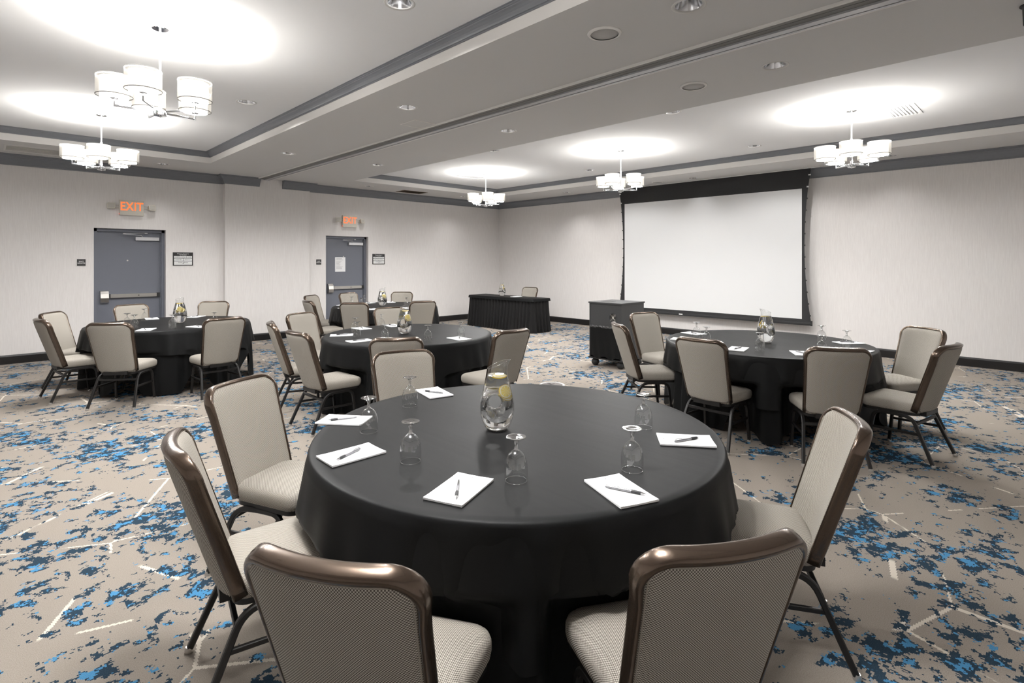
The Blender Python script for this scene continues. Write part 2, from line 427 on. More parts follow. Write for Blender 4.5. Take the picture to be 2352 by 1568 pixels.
# ------------------------------------------------------------------ doors
def make_door(n, a, b, notice):
    root = bpy.data.objects.new('door_%d' % n, None); COL.objects.link(root); root.location = (a, Y1, 0)
    root['kind'] = 'structure'; w = b - a; y = .09
    mb = MB(); fwid = .05
    mb.box(.001, fwid, y, .16, 0, DOORH - .001); mb.box(w - fwid, w - .001, y, .16, 0, DOORH - .001); mb.box(.001, w - .001, y, .16, DOORH - fwid, DOORH - .001)
    mb.box(fwid, fwid + .016, y + .035, .16, 0, DOORH - fwid); mb.box(w - fwid - .016, w - fwid, y + .035, .16, 0, DOORH - fwid); mb.box(fwid, w - fwid, y + .035, .16, DOORH - fwid - .016, DOORH - fwid)
    mb.build('door_frame', 'door_paint', root)
    mb = MB(); yl = y + .055
    mb.box(fwid + .004, w - fwid - .004, yl, yl + .045, .008, DOORH - fwid - .004); mb.build('door_leaf', 'door_paint', root)
    # panic bar
    bar = MB(); zb = .985
    bar.box(.24, w - .12, yl - .06, yl - .012, zb - .032, zb + .030); bb = bar.build('panic_bar', 'steel', root)
    e = MB(); e.box(w - .125, w - .075, yl - .062, yl, zb - .038, zb + .036); e.box(.225, .242, yl - .05, yl, zb - .036, zb + .034); e.build('end_cap', 'cart_black', bb)
    h = MB(); pr = [(zb - .12, .030), (zb - .10, .075), (zb - .03, .085), (zb + .04, .075), (zb + .085, .045), (zb + .095, .0)]
    vs = [(x, yl - q, z) for x in (.10, .215) for z, q in [(zb - .12, 0)] + pr]; k = len(pr) + 1
    h.add(vs, [(i, i + 1, k + i + 1, k + i) for i in range(k - 1)] + [tuple(range(k)), tuple(reversed(range(k, 2 * k))), (0, k, 2 * k - 1, k - 1)])
    h.build('latch_case', 'steel', bb)
    d = MB(); d.lathe([(0, 0), (.010, 0), (.010, .004), (0, .004)], 10)
    link('keyhole', d.mesh('keyhole', 'cart_black'), bb, (w * .62, yl - .061, zb), (R_(90), 0, 0))
    # closer with folding arm
    c = MB(); c.box(w - .44, w - .085, yl - .055, yl, 1.955, 2.015); cl = c.build('door_closer', 'closer_silver', root)
    arm = MB(); arm.tube([(w - .34, yl - .05, 2.02), (w - .36, yl - .06, 2.045), (w - .64, yl - .15, 2.06)], rsq(.010, .004)); arm.tube([(w - .64, yl - .15, 2.068), (w - .28, yl - .02, 2.092)], rsq(.008, .004))
    arm.box(w - .30, w - .26, yl - .035, yl + .0, 2.078, 2.095); arm.build('closer_arm', 'closer_silver', cl)
    p = MB(); p.lathe([(0, 0), (.009, 0), (.013, .002), (.013, .005), (0, .005)], 12)
    link('peephole', p.mesh('peephole', 'steel'), root, (w * .47, yl, 1.60 + (.09 if notice else 0)), (R_(90), 0, 0))
    return root, yl
make_door(1, *DOORS[0], False)
dr2, yl2 = make_door(2, *DOORS[1], True)
nt_ = thing('paper_notice', 'white printed paper notice taped to the blue-grey exit door', 'notice', (5.80, Y1 + yl2 - .002, 1.51))
mb = MB(); mb.box(-.125, .125, -.0012, .0012, -.165, .165); mb.build('sheet', 'paper', nt_)
mb = MB()
for i in range(15):
    z = .135 - i * .017; wd = random.uniform(.06, .10) if i not in (7,) else .05
    if i in (3, 9): continue
    mb.box(-.10, -.10 + 2 * wd * (1 if i < 3 else random.uniform(.7, 1)), -.0018, -.0012, z - .0022, z + .0022)
mb.build('print', 'print_grey', nt_)

# ------------------------------------------------------------------ wall signs
def exit_sign(x, z, label):
    t = thing('exit_sign', label, 'exit sign', (x, Y1, z)); y = -.055
    mb = MB(); mb.box(-.175, .175, y, 0, -.125, .135); mb.build('housing', 'beige_plastic', t)
    o = link('lettering', text_mesh('EXIT', .205, 'exit_glow', .0028, space=1.06), t, (0, y - .0015, .02), (R_(90), 0, 0)); o.scale = (.76, 1, 1)
    for s in (-1, 1):
        for z0_ in (-.012, .035):
            a = MB(); a.box(.175 if s > 0 else -.235, .235 if s > 0 else -.175, y + .015, y + .025, z0_, z0_ + .011); a.build('arm', 'beige_plastic', t)
        h = MB(); q = [(-.05, -.05), (.05, -.05), (.06, -.03), (.06, .04), (.045, .055), (-.045, .055), (-.06, .04), (-.06, -.03)]
        vs = [(p[0], -.035, p[1]) for p in q] + [(p[0] * .72, .03, p[1] * .72) for p in q]
        h.add(vs, [tuple(reversed(range(8))), tuple(range(8, 16))] + [(i, (i + 1) % 8, 8 + (i + 1) % 8, 8 + i) for i in range(8)])
        hd = link('lamp_head', h.mesh('lamp_head', 'beige_plastic'), t, (s * .285, y - .005, .015), (R_(-12), 0, R_(s * 22)))
        l = MB(); l.box(-.046, .046, -.038, -.0352, -.034, .042); l.build('lens', 'clear_plastic', hd)
    l = MB(); l.lathe([(0, -.004), (.005, -.004), (.005, .004), (0, .004)], 8)
    link('indicator', l.mesh('indicator', 'led_red'), t, (-.1775, y + .02, -.105), (0, R_(90), 0))
exit_sign(1.83, 2.51, 'lit red exit sign with two lamp heads above the door without notice')
exit_sign(5.94, 2.485, 'lit red exit sign with two lamp heads above the door with paper notice')
def route_sign(x, z, label):
    t = thing('exit_route_sign', label, 'wall sign', (x, Y1, z))
    mb = MB(); mb.box(-.056, .056, -.008, 0, -.056, .056); mb.build('plate', 'sign_black', t)
    link('lettering', text_mesh('EXIT\nROUTE', .031, 'sign_white', .0006), t, (0, -.0088, 0), (R_(90), 0, 0))
route_sign(1.145, 1.567, 'small black EXIT ROUTE plate beside the door without notice')
route_sign(5.225, 1.567, 'small black EXIT ROUTE plate beside the door with paper notice')
def occupancy_sign(x, z, label):
    t = thing('occupancy_sign', label, 'wall sign', (x, Y1, z))
    mb = MB(); mb.box(-.163, .163, -.010, 0, -.122, .122); mb.build('plate', 'sign_black', t)
    link('heading', text_mesh('Maximum Occupancy\nPer Partition', .022, 'sign_white', .0003), t, (0, -.0115, .086), (R_(90), 0, 0))
    for s, x0, x1, z0, z1 in (('A=49', -.145, -.052, .018, .054), ('B=56', -.046, .048, .018, .054), ('C=55', .054, .145, .018, .054),
                              ('A+B=105', -.145, -.003, -.034, .010), ('B+C=111', .003, .145, -.034, .010), ('Summit Ballroom\n160', -.145, .145, -.108, -.042)):
        m_ = MB(); m_.box(x0, x1, -.0115, -.010, z0, z1); p = m_.build('panel', 'sign_white', t)
        link('lettering', text_mesh(s, .022 if '\n' in s else .024, 'print_dark', .0003), p, ((x0 + x1) / 2, -.0125, (z0 + z1) / 2), (R_(90), 0, 0))
occupancy_sign(2.622, 1.627, 'black and white maximum occupancy sign beside the door without notice')
occupancy_sign(6.70, 1.632, 'black and white maximum occupancy sign beside the door with paper notice')

# ------------------------------------------------------------------ ceiling fittings
def downlight_meshes():
    a = MB(); a.lathe([(CAN_R - .004, .004), (CAN_R + .018, -.003), (CAN_R + .022, 0.0), (CAN_R - .002, .006)], 28)
    b = MB(); b.lathe([(CAN_R, .002), (.078, .03), (.064, .075), (.05, .10)], 28)
    c = MB(); c.lathe([(.05, .10), (.045, .085), (.034, .072), (.018, .066), (0, .065)], 20)
    return a.mesh('flange', 'white_paint', True), b.mesh('reflector', 'can_chrome', True), c.mesh('bulb', 'clear_plastic', True)
DLM = downlight_meshes()
lamp_d = bpy.data.lights.new('downlight_lamp', 'SPOT'); lamp_d.energy = P_DOWNLIGHT; lamp_d.spot_size = R_(154); lamp_d.spot_blend = .35
lamp_d.shadow_soft_size = .05; lamp_d.color = (1, .985, .97)
wall_d = lamp_d.copy(); wall_d.name = 'wall_downlight_lamp'; wall_d.energy = 9; wall_d.spot_size = R_(106); wall_d.spot_blend = 1
door_d = wall_d.copy(); door_d.name = 'door_wall_lamp'; door_d.energy = 24
def downlight(x, y, z, label, grp, lit=1):
    t = thing('downlight', label, 'ceiling light', (x, y, z), 0, grp)
    link('flange', DLM[0], t); r = link('reflector', DLM[1], t); link('bulb', DLM[2], t)
    if lit: link('downlight_lamp', {1: lamp_d, 2: wall_d, 3: door_d}[lit], t, (0, 0, .004))
def rank_words(pts, key, names):
    o = sorted(pts, key=key); return {p: names[k] for k, p in enumerate(o)}
ROWS = [([p for p in LOW_LIGHTS if 3 < p[0] < 4 and p[1] > 0], ZC, 'downlight beside the partition track, opposite side from the screen', 'downlights beside the track away from screen'),
        ([p for p in LOW_LIGHTS if 4 < p[0] < 5 and p[1] > 0], ZC, 'downlight beside the partition track, screen side', 'downlights beside the track on screen side'),
        ([p for p in LOW_LIGHTS if p[0] > 9.5], ZC, 'downlight along the screen wall', 'downlights along the screen wall'),
        ([p for p in LOW_LIGHTS if p[0] < 0], ZC, 'downlight along the wall opposite the screen', 'downlights along the wall opposite the screen'),
        ([p for p in TRAY_LIGHTS if p[0] < 0], ZT, 'downlight in the tray away from the screen, outer row', 'downlights in the tray away from the screen'),
        ([p for p in TRAY_LIGHTS if 0 < p[0] < 4], ZT, 'downlight in the tray away from the screen, track row', 'downlights in the tray away from the screen'),
        ([p for p in TRAY_LIGHTS if 4 < p[0] < 7], ZT, 'downlight in the screen-side tray, track row', 'downlights in the screen-side tray'),
        ([p for p in TRAY_LIGHTS if p[0] > 7], ZT, 'downlight in the screen-side tray, screen row', 'downlights in the screen-side tray')]
for pts_, z_, lb, g_ in ROWS:
    nm_ = ['nearest the doors', 'mid row', 'farthest from doors'] if len(pts_) == 3 else ['nearer the doors', 'farther from doors']
    for p, w_ in rank_words(pts_, lambda q: -q[1], nm_).items(): downlight(p[0], p[1], z_, 'chrome ' + lb + ', ' + w_, g_, 0 if p[0] < 0 or (p[0] < 5 and p[1] < 2.5) else 1 if p[0] < 9.5 else 3 if p[1] > 8 else 2)
for flt, lb, g_ in ((lambda p: p[1] > 10, 'along the door wall', 'downlights along the door wall'), (lambda p: p[1] < 0, 'along the wall opposite the doors', 'downlights along the wall opposite the doors')):
    for p, w_ in rank_words([q for q in LOW_LIGHTS if flt(q)], lambda q: -q[0], ['nearest the screen', 'mid row', 'farthest from the screen']).items():
        downlight(p[0], p[1], ZC, 'chrome downlight %s, %s' % (lb, w_), g_, 3 if p[1] > 10 else 0)
for i, (x, y) in enumerate(SPEAKERS):
    t = thing('ceiling_speaker', ['round cream ceiling speaker beside the partition track, opposite side from the screen', 'round cream ceiling speaker on the screen side of the partition track', 'round cream ceiling speaker in front of the projection screen'][i], 'speaker', (x, y, ZC), 0, 'ceiling speakers')
    a = MB(); a.lathe([(.100, -.010), (.118, -.008), (.124, 0), (.09, 0)], 36); a.build('rim', 'fascia_paint', t, True)
    a = MB(); a.lathe([(0, -.004), (.101, -.006), (.101, 0)], 36); a.build('grille', 'grille_grey', t, True)
# slatted vents
def vent(name, label, x0, x1, y0, y1, z, mt, nsl, depth, along_x=True, mt_back=None):
    t = thing(name, label, 'air vent', ((x0 + x1) / 2, (y0 + y1) / 2, z)); w, d = (x1 - x0) / 2, (y1 - y0) / 2
    mb = MB(); e = .022
    mb.box(-w - e, w + e, -d - e, -d, -.006, 0); mb.box(-w - e, w + e, d, d + e, -.006, 0); mb.box(-w - e, -w, -d, d, -.006, 0); mb.box(w, w + e, -d, d, -.006, 0)
    mb.build('frame', mt, t)
    mb = MB(); mb.add([(-w, -d, depth), (w, -d, depth), (w, d, depth), (-w, d, depth), (-w, -d, 0), (w, -d, 0), (w, d, 0), (-w, d, 0)], [(0, 1, 2, 3), (0, 4, 5, 1), (1, 5, 6, 2), (2, 6, 7, 3), (3, 7, 4, 0)])
    mb.build('plenum', mt_back or mt, t)
    sl = MB(); sl.add([(-w, -.011, 0), (w, -.011, 0), (w, .009, .016), (-w, .009, .016)], [(0, 1, 2, 3)]); sm = sl.mesh('slat', mt)
    for i in range(nsl): link('slat', sm, t, (0, -d + 2 * d * (i + .5) / nsl, -.003))
vent('air_vent', 'shallow cream return grille in the ceiling band above the door without notice', *SOFFIT_VENTS[0], ZC, 'white_paint', 4, .05)
vent('air_vent', 'brown slatted return grille in the ceiling band beyond the door with notice', *SOFFIT_VENTS[1], ZC, 'vent_brown', 9, .05, mt_back='dark_slot')
def surface_vent(label, cx, cy, w, d):
    t = thing('supply_vent', label, 'air vent', (cx, cy, ZT)); mb = MB()
    for s in (1, -1):
        mb.box(-w, w, s * d - .012, s * d + .012, -.008, 0); mb.box(s * w - .012, s * w + .012, -d, d, -.008, 0)
    mb.build('frame', 'tray_paint', t); sl = MB(); sl.add([(-w, -.012, -.008), (w, -.012, -.008), (w, .012, 0), (-w, .012, 0)], [(0, 1, 2, 3)]); sm = sl.mesh('slat', 'tray_paint')
    for i in range(8): link('slat', sm, t, (0, -d + 2 * d * (i + .5) / 8, 0))
surface_vent('white supply vent in the tray beside the chandelier nearest the room corner', 7.55, 8.95, .30, .15)
surface_vent('white supply vent in the tray beside the chandelier above the screen-side round table', 7.95, 1.35, .30, .15)
t = thing('access_panel', 'square white access hatch outlined in the ceiling band beside the track', 'access panel', (3.72, 5.42, ZC))
mb = MB()
for s in (1, -1): mb.box(-.14, .14, s * .15 - .006, s * .15 + .006, -.004, 0); mb.box(s * .14 - .006, s * .14 + .006, -.15, .15, -.004, 0)
mb.build('frame', 'fascia_paint', t); mb = MB(); mb.box(-.134, .134, -.144, .144, -.002, 0); mb.build('hatch', 'ceiling_paint', t)
# bracket glimpsed where the ceiling band leaves the frame
t = thing('ceiling_bracket', 'dark grey hanging bracket on the ceiling band beside the screen-side tray', 'bracket', (4.79, .135, ZC))
mb = MB(); mb.lathe([(0, -.008), (.055, -.008), (.055, 0)], 24, cap1=True); mb.build('mounting_plate', 'rubber', t)
mb = MB(); mb.lathe([(0, -.125), (.038, -.125), (.042, -.008), (0, -.008)], 24); mb.build('drop_tube', 'cart_laminate', t, True, sharp=40)

# ------------------------------------------------------------------ chandeliers
plamp = bpy.data.lights.new('shade_lamp', 'POINT'); plamp.energy = P_CHANDELIER; plamp.shadow_soft_size = .03; plamp.color = (1, .985, .97)
def chandelier_proto():
    t = thing('chandelier', '', 'chandelier'); H0 = ZT
    a = MB(); a.lathe([(0, -.030), (.060, -.030), (.065, -.024), (.065, 0)], 32); cn = a.build('canopy', 'white_metal', t, True, sharp=40)
    a = MB(); a.lathe([(0, -.034), (.054, -.034), (.058, -.030), (0, -.029)], 32); a.build('canopy_plate', 'chrome', cn, True, sharp=40)
    a = MB(); a.lathe([(.0085, -.03), (.0085, -.66)], 12); a.lathe([(.013, -.36), (.013, -.645)], 14, cap0=True, cap1=True); a.build('rod', 'nickel', t, True, sharp=40)
    a = MB(); a.lathe([(0, -.715), (.006, -.712), (.007, -.704), (.040, -.703), (.044, -.699), (.044, -.668), (.040, -.664), (0, -.664)], 32); a.build('hub', 'chrome', t, True, sharp=35)
    so = MB(); so.lathe([(.116, 0), (.116, .145)], 40); SO = so.mesh('lamp_shade', 'shade_sheer', True)
    si = MB(); si.lathe([(.091, -.012), (.091, .135)], 36); SI = si.mesh('inner_drum', 'shade_inner', True)
    di = MB(); di.lathe([(0, -.012), (.091, -.012)], 36); DI = di.mesh('diffuser', 'diffuser', True)
    rg = MB(); rg.tube([(.116 * math.cos(2 * math.pi * i / 40), .116 * math.sin(2 * math.pi * i / 40), 0) for i in range(40)], ring(.0028, 6), closed=True)
    rg.tube([(.091 * math.cos(2 * math.pi * i / 40), .091 * math.sin(2 * math.pi * i / 40), -.012) for i in range(40)], ring(.0012, 5), closed=True)
    RG = rg.mesh('trim_ring', 'shade_ring', True)
    rt = MB(); rt.tube([(.116 * math.cos(2 * math.pi * i / 40), .116 * math.sin(2 * math.pi * i / 40), .145) for i in range(40)], ring(.0028, 6), closed=True); RTm = rt.mesh('top_ring', 'white_metal', True)
    ft = MB(); ft.lathe([(0, -.022), (.026, -.020), (.028, -.013), (0, -.012)], 20); FT = ft.mesh('finial', 'chrome', True)
    am = MB(); am.tube([(.03, 0, -.672), (.287, 0, -.662)], rsq(.005, .008)); am.tube([(.287, 0, -.668), (.287, 0, -.612)], rsq(.006, .006)); AM = am.mesh('arm', 'chrome')
    for k in range(5):
        an = 2 * math.pi * k / 5
        link('arm', AM, t, rot=(0, 0, an))
        s = link('lamp_shade', SO, t, (.287 * math.cos(an), .287 * math.sin(an), -.592))
        for nm, me in (('inner_drum', SI), ('diffuser', DI), ('trim_ring', RG), ('top_ring', RTm), ('finial', FT)): link(nm, me, s)
        link('shade_lamp', plamp, s, (0, 0, .124))
    return t
ch0 = chandelier_proto()
CH = [(.97, 4.88, 22, 'five-shade chandelier above the table farthest from the exit doors'),
      (1.03, 8.30, 42, 'five-shade chandelier above the table at the door without notice'),
      (7.43, 8.36, 20, 'five-shade chandelier hanging nearest the corner with the skirted table'),
      (7.43, 5.04, 42, 'five-shade chandelier hanging above the black cart'),
      (7.43, 1.76, 48, 'five-shade chandelier nearest the table in front of the screen'),
      (1.0, 1.70, -100, 'five-shade chandelier at the tray end away from the doors')]
for i, (x, y, a, lb) in enumerate(CH):
    o = ch0 if i == 0 else copy_tree(ch0)
    o.location = (x, y, ZT); o.rotation_euler = (0, 0, R_(a)); tag(o, lb, 'chandelier', 'chrome chandeliers')

# ------------------------------------------------------------------ projection screen
XS = 10.44
sc = thing('projection_screen', 'large white pull-down projection screen with black border on the wall', 'screen', (XS, 5.11, 0))
Ya, Yb = 1.865, -1.865                     # white area, local y (left is +)
def half_out(z):                            # outer black edge, waisted
    u = (z - .50) / (3.24 - .50); return 1.865 + .035 + .11 * (abs(2 * u - 1)) ** 2.0
mb = MB(); n = 40; vs = []; fs = []
for i in range(n + 1):
    z = .50 + (3.235 - .50) * i / n; h = half_out(z)
    for y in (h, h * .5, 0, -h * .5, -h): vs.append((0, y, z))
for i in range(n):
    for k in range(4): fs.append((i * 5 + k, i * 5 + k + 1, i * 5 + k + 6, i * 5 + k + 5))
mb.add(vs, fs); mb.add([(x + .003, y, z) for x, y, z in vs], fs); mb.build('border', 'screen_black', sc, True)
mb = MB(); mb.box(-.004, -.0005, Yb, Ya, .555, 2.885); mb.build('white_surface', 'screen_white', sc)
mb = MB(); mb.tube([(0, 2.02, .475), (0, -2.02, .475)], [(-.018, -.03), (.018, -.03), (.022, 0), (.018, .03), (-.018, .03), (-.022, 0)]); br = mb.build('bottom_bar', 'screen_black', sc)
mb = MB(); mb.box(-.024, -.0215, .43, .51, .463, .487); mb.build('sticker', 'sign_white', br)
for s in (1, -1):
    mb = MB(); mb.box(-.02, .02, s * 2.02 - .012, s * 2.02 + .012, .44, .53); mb.build('end_cap', 'cord_black', br)
    pth = [(0, s * (half_out(z) + .003), z) for z in [.5 + 2.7 * i / 24 for i in range(25)]]
    mb = MB(); mb.tube(pth, ring(.003, 6), up=(1, 0, 0)); mb.build('tension_cord', 'cord_black', sc, True)
    for i in range(13):
        z = .62 + 2.5 * i / 12; h = half_out(z)
        mb = MB(); mb.box(-.005, .006, min(s * (h - .02), s * (h + .018)), max(s * (h - .02), s * (h + .018)), z - .012, z + .012); mb.build('tab', 'cord_black' if i < 11 else 'white_metal', sc)
mb = MB(); mb.box(-.04, -.01, -2.16, 2.16, ZC - .008, ZC); mb.build('ceiling_slot', 'fascia_paint', sc)

# ------------------------------------------------------------------ equipment cart
ct = thing('equipment_cart', 'dark grey equipment cart on ball casters with black cloth front', 'cart', (6.62, 4.48, 0))
CW, CD, CZ0, CZ1 = .60, .58, .135, .95       # x size, y size
mb = MB(); mb.box(-.012, CW + .012, -.012, CD + .012, CZ1, CZ1 + .022); tp = mb.build('top_board', 'cart_laminate', ct)
mb = MB(); mb.box(.12, .30, .30, .46, CZ1 + .022, CZ1 + .024); mb.build('cable_port', 'cart_black', tp)
mb = MB(); mb.box(-.012, CW + .012, -.012, CD + .012, CZ0 - .02, CZ0); bbd = mb.build('base_board', 'cart_black', ct)
mb = MB(); mb.box(0, CW, 0, .018, CZ0, CZ1); sp = mb.build('side_panel', 'cart_laminate', ct)
mb = MB(); mb.box(0, CW, CD - .018, CD, CZ0, CZ1); mb.build('side_panel', 'cart_laminate', ct)
mb = MB(); mb.box(CW - .018, CW, .018, CD - .018, CZ0, CZ1); mb.build('back_panel', 'cart_laminate', ct)
fc = (.15, .755, .062)
bmh = [(.018, .62), (CD - .018, .62), (CD - .018, CZ1), (.018, CZ1)]
pn = fill_holes('front_panel', bmh, [circle(fc[0], fc[1], fc[2])], .004, 'cart_laminate', ct, plane='YZ')
mb = MB(); mb.lathe([(0, .05), (fc[2], .05), (fc[2], 0)], 28); f_ = link('fan_well', mb.mesh('fan_well', 'cart_black'), ct, (.004, fc[0], fc[1]), (0, R_(90), 0))
mb = MB()
for r in (.02, .036, .052): mb.tube([(r * math.cos(a * math.pi / 12), r * math.sin(a * math.pi / 12), -.002) for a in range(24)], ring(.0016, 5), closed=True)
for k in range(4):
    a = math.pi / 4 + k * math.pi / 2; mb.tube([(0, 0, -.002), (.066 * math.cos(a), .066 * math.sin(a), -.002)], ring(.0018, 5))
mb.lathe([(0, .004), (.018, .004), (.018, .02), (0, .02)], 14)
link('fan_guard', mb.mesh('fan_guard', 'steel'), f_)
mb = MB(); nx, nz = 30, 14; vs = []; fs = []
for j in range(nz + 1):
    for i in range(nx + 1):
        y = .012 + (CD - .03) * i / nx; z = .60 - (.60 - .145) * j / nz
        if i / nx < .12: z += .0
        d = -.008 - .010 * (j / nz) - .006 * math.sin(i * .9 + .3 * j) * (j / nz) - .004 * math.sin(i * .37)
        vs.append((d, y, z + (.02 * math.sin(i * .5) * (j / nz) if j == nz else 0)))
for j in range(nz):
    for i in range(nx): fs.append((j * (nx + 1) + i, j * (nx + 1) + i + 1, (j + 1) * (nx + 1) + i + 1, (j + 1) * (nx + 1) + i))
mb.add(vs, fs); mb.build('front_cloth', 'cart_cloth', ct, True)
mb = MB(); vs = []; fs = []
for i in range(31):
    y = .01 + (CD - .025) * i / 30; w_ = .0018 * math.sin(i * 1.7)
    vs += [(-.010 + w_, y, .588 + w_), (-.013 - w_, y, .605), (-.010 + w_, y, .622 - w_)]
for i in range(30): fs += [(i * 3, i * 3 + 3, i * 3 + 4, i * 3 + 1), (i * 3 + 1, i * 3 + 4, i * 3 + 5, i * 3 + 2)]
mb.add(vs, fs); mb.build('tape_strip', 'tape', ct)
mb = MB(); mb.box(.19, .25, -.0015, 0, .235, .262); mb.build('sticker', 'sign_white', sp)
for x in (.07, CW - .07):
    for y in (.06, CD - .06):
        mb = MB(); mb.lathe([(0.0, .0), (.026, .004), (.044, .016), (.057, .036), (.060, .056), (.055, .079), (.041, .097), (.020, .108), (0, .11)], 20)
        cs = link('caster', mb.mesh('caster', 'rubber', True), ct, (x, y, 0))
        mb = MB(); mb.lathe([(.016, .09), (.016, .118)], 10, cap1=True); mb.build('stem', 'cart_black', cs)

# ------------------------------------------------------------------ skirted table
rt = thing('skirted_table', 'narrow folding table under a black topper in the room corner', 'table', (8.84, 9.17, 0))
RW, RL, RZ = .24, 1.05, .74
mb = MB(); mb.box(-RW + .01, RW - .01, -RL + .01, RL - .01, RZ - .03, RZ); mb.build('tabletop', 'wood_top', rt)
for sx_ in (-1, 1):
    for sy_ in (-1, 1):
        mb = MB(); mb.tube([(sx_ * .15, sy_ * .85, RZ - .03), (sx_ * .17, sy_ * .87, 0)], ring(.014, 8)); mb.build('leg', 'table_steel', rt, True)
def rounded_rect(hx, hy, r, n=6):
    out = []
    for cx, cy, a0 in ((hx - r, hy - r, 0), (-hx + r, hy - r, 90), (-hx + r, -hy + r, 180), (hx - r, -hy + r, 270)):
        for k in range(n + 1):
            a = R_(a0 + 90 * k / n); out.append((cx + r * math.cos(a), cy + r * math.sin(a), math.cos(a), math.sin(a)))
    return out
def resample(loop, step):
    L = []; n = len(loop)
    for i in range(n):
        a, b = loop[i], loop[(i + 1) % n]; d = math.hypot(a[0] - b[0], a[1] - b[1]); m_ = max(1, int(d / step))
        for k in range(m_):
            u = k / m_; q = [a[j] * (1 - u) + b[j] * u for j in range(4)]; ln_ = math.hypot(q[2], q[3]); L.append((q[0], q[1], q[2] / ln_, q[3] / ln_))
    return L
lp = resample(rounded_rect(RW + .012, RL + .012, .02), .012)
mb = MB(); n = len(lp); vs = []; fs = []; rows = 14
for j in range(rows + 1):
    u = j / rows; z = RZ - .01 - u * (RZ - .02)
    for i, (x, y, nx_, ny_) in enumerate(lp):
        ph = i * .012 / .105 * 2 * math.pi
        wv = math.sin(ph + .5 * math.sin(i * .013) + .6 * u * math.sin(i * .05)) + .45 * math.sin(2.1 * ph + 1.3)
        d = .014 + .05 * u ** 1.3 + (.010 + .018 * u) * wv
        vs.append((x + nx_ * d, y + ny_ * d, z))
for j in range(rows):
    for i in range(n): fs.append((j * n + i, j * n + (i + 1) % n, (j + 1) * n + (i + 1) % n, (j + 1) * n + i))
mb.add(vs, fs)
sk = link('table_skirt', mb.mesh('table_skirt', 'black_skirt', True), None, (8.84, 9.17, 0)); tag(sk, 'black pleated skirt hanging round the narrow corner table to the floor', 'table skirt')
mb = MB(); lp2 = rounded_rect(RW + .05, RL + .05, .03); n = len(lp2); vs = [(x, y, z) for z in (RZ + .012, RZ + .016, RZ - .045) for x, y, _, _ in lp2]
vs = [(x * .97, y * .99, RZ + .014) for x, y, _, _ in lp2] + [(x, y, RZ + .008) for x, y, _, _ in lp2] + [(x + a * .012, y + b * .012, RZ - .05) for x, y, a, b in lp2]
fs = [tuple(range(n))] + [(j * n + i, j * n + (i + 1) % n, (j + 1) * n + (i + 1) % n, (j + 1) * n + i) for j in range(2) for i in range(n)]
mb.add(vs, fs); tc_ = link('table_topper', mb.mesh('table_topper', 'black_linen', True, sharp=50), None, (8.84, 9.17, 0)); tag(tc_, 'short black cloth topper on the skirted corner table', 'tablecloth')
RTOP = RZ + .015

# ------------------------------------------------------------------ floor box
fb = thing('floor_box', 'round floor outlet with dark lid set in the carpet beside the cart', 'floor box', (5.22, 4.59, 0))
mb = MB(); mb.lathe([(.135, 0), (.150, .004), (.160, .001), (.165, 0)], 40); mb.build('rim', 'box_rim', fb, True)
mb = MB(); mb.lathe([(0, .006), (.08, .006), (.125, .004), (.137, .001)], 40); lid = mb.build('lid', 'box_lid', fb, True)
mb = MB(); mb.box(-.045, .045, -.006, .006, .0062, .009); mb.box(-.02, .02, .03, .07, .0062, .0085); mb.build('latch', 'rubber', lid)

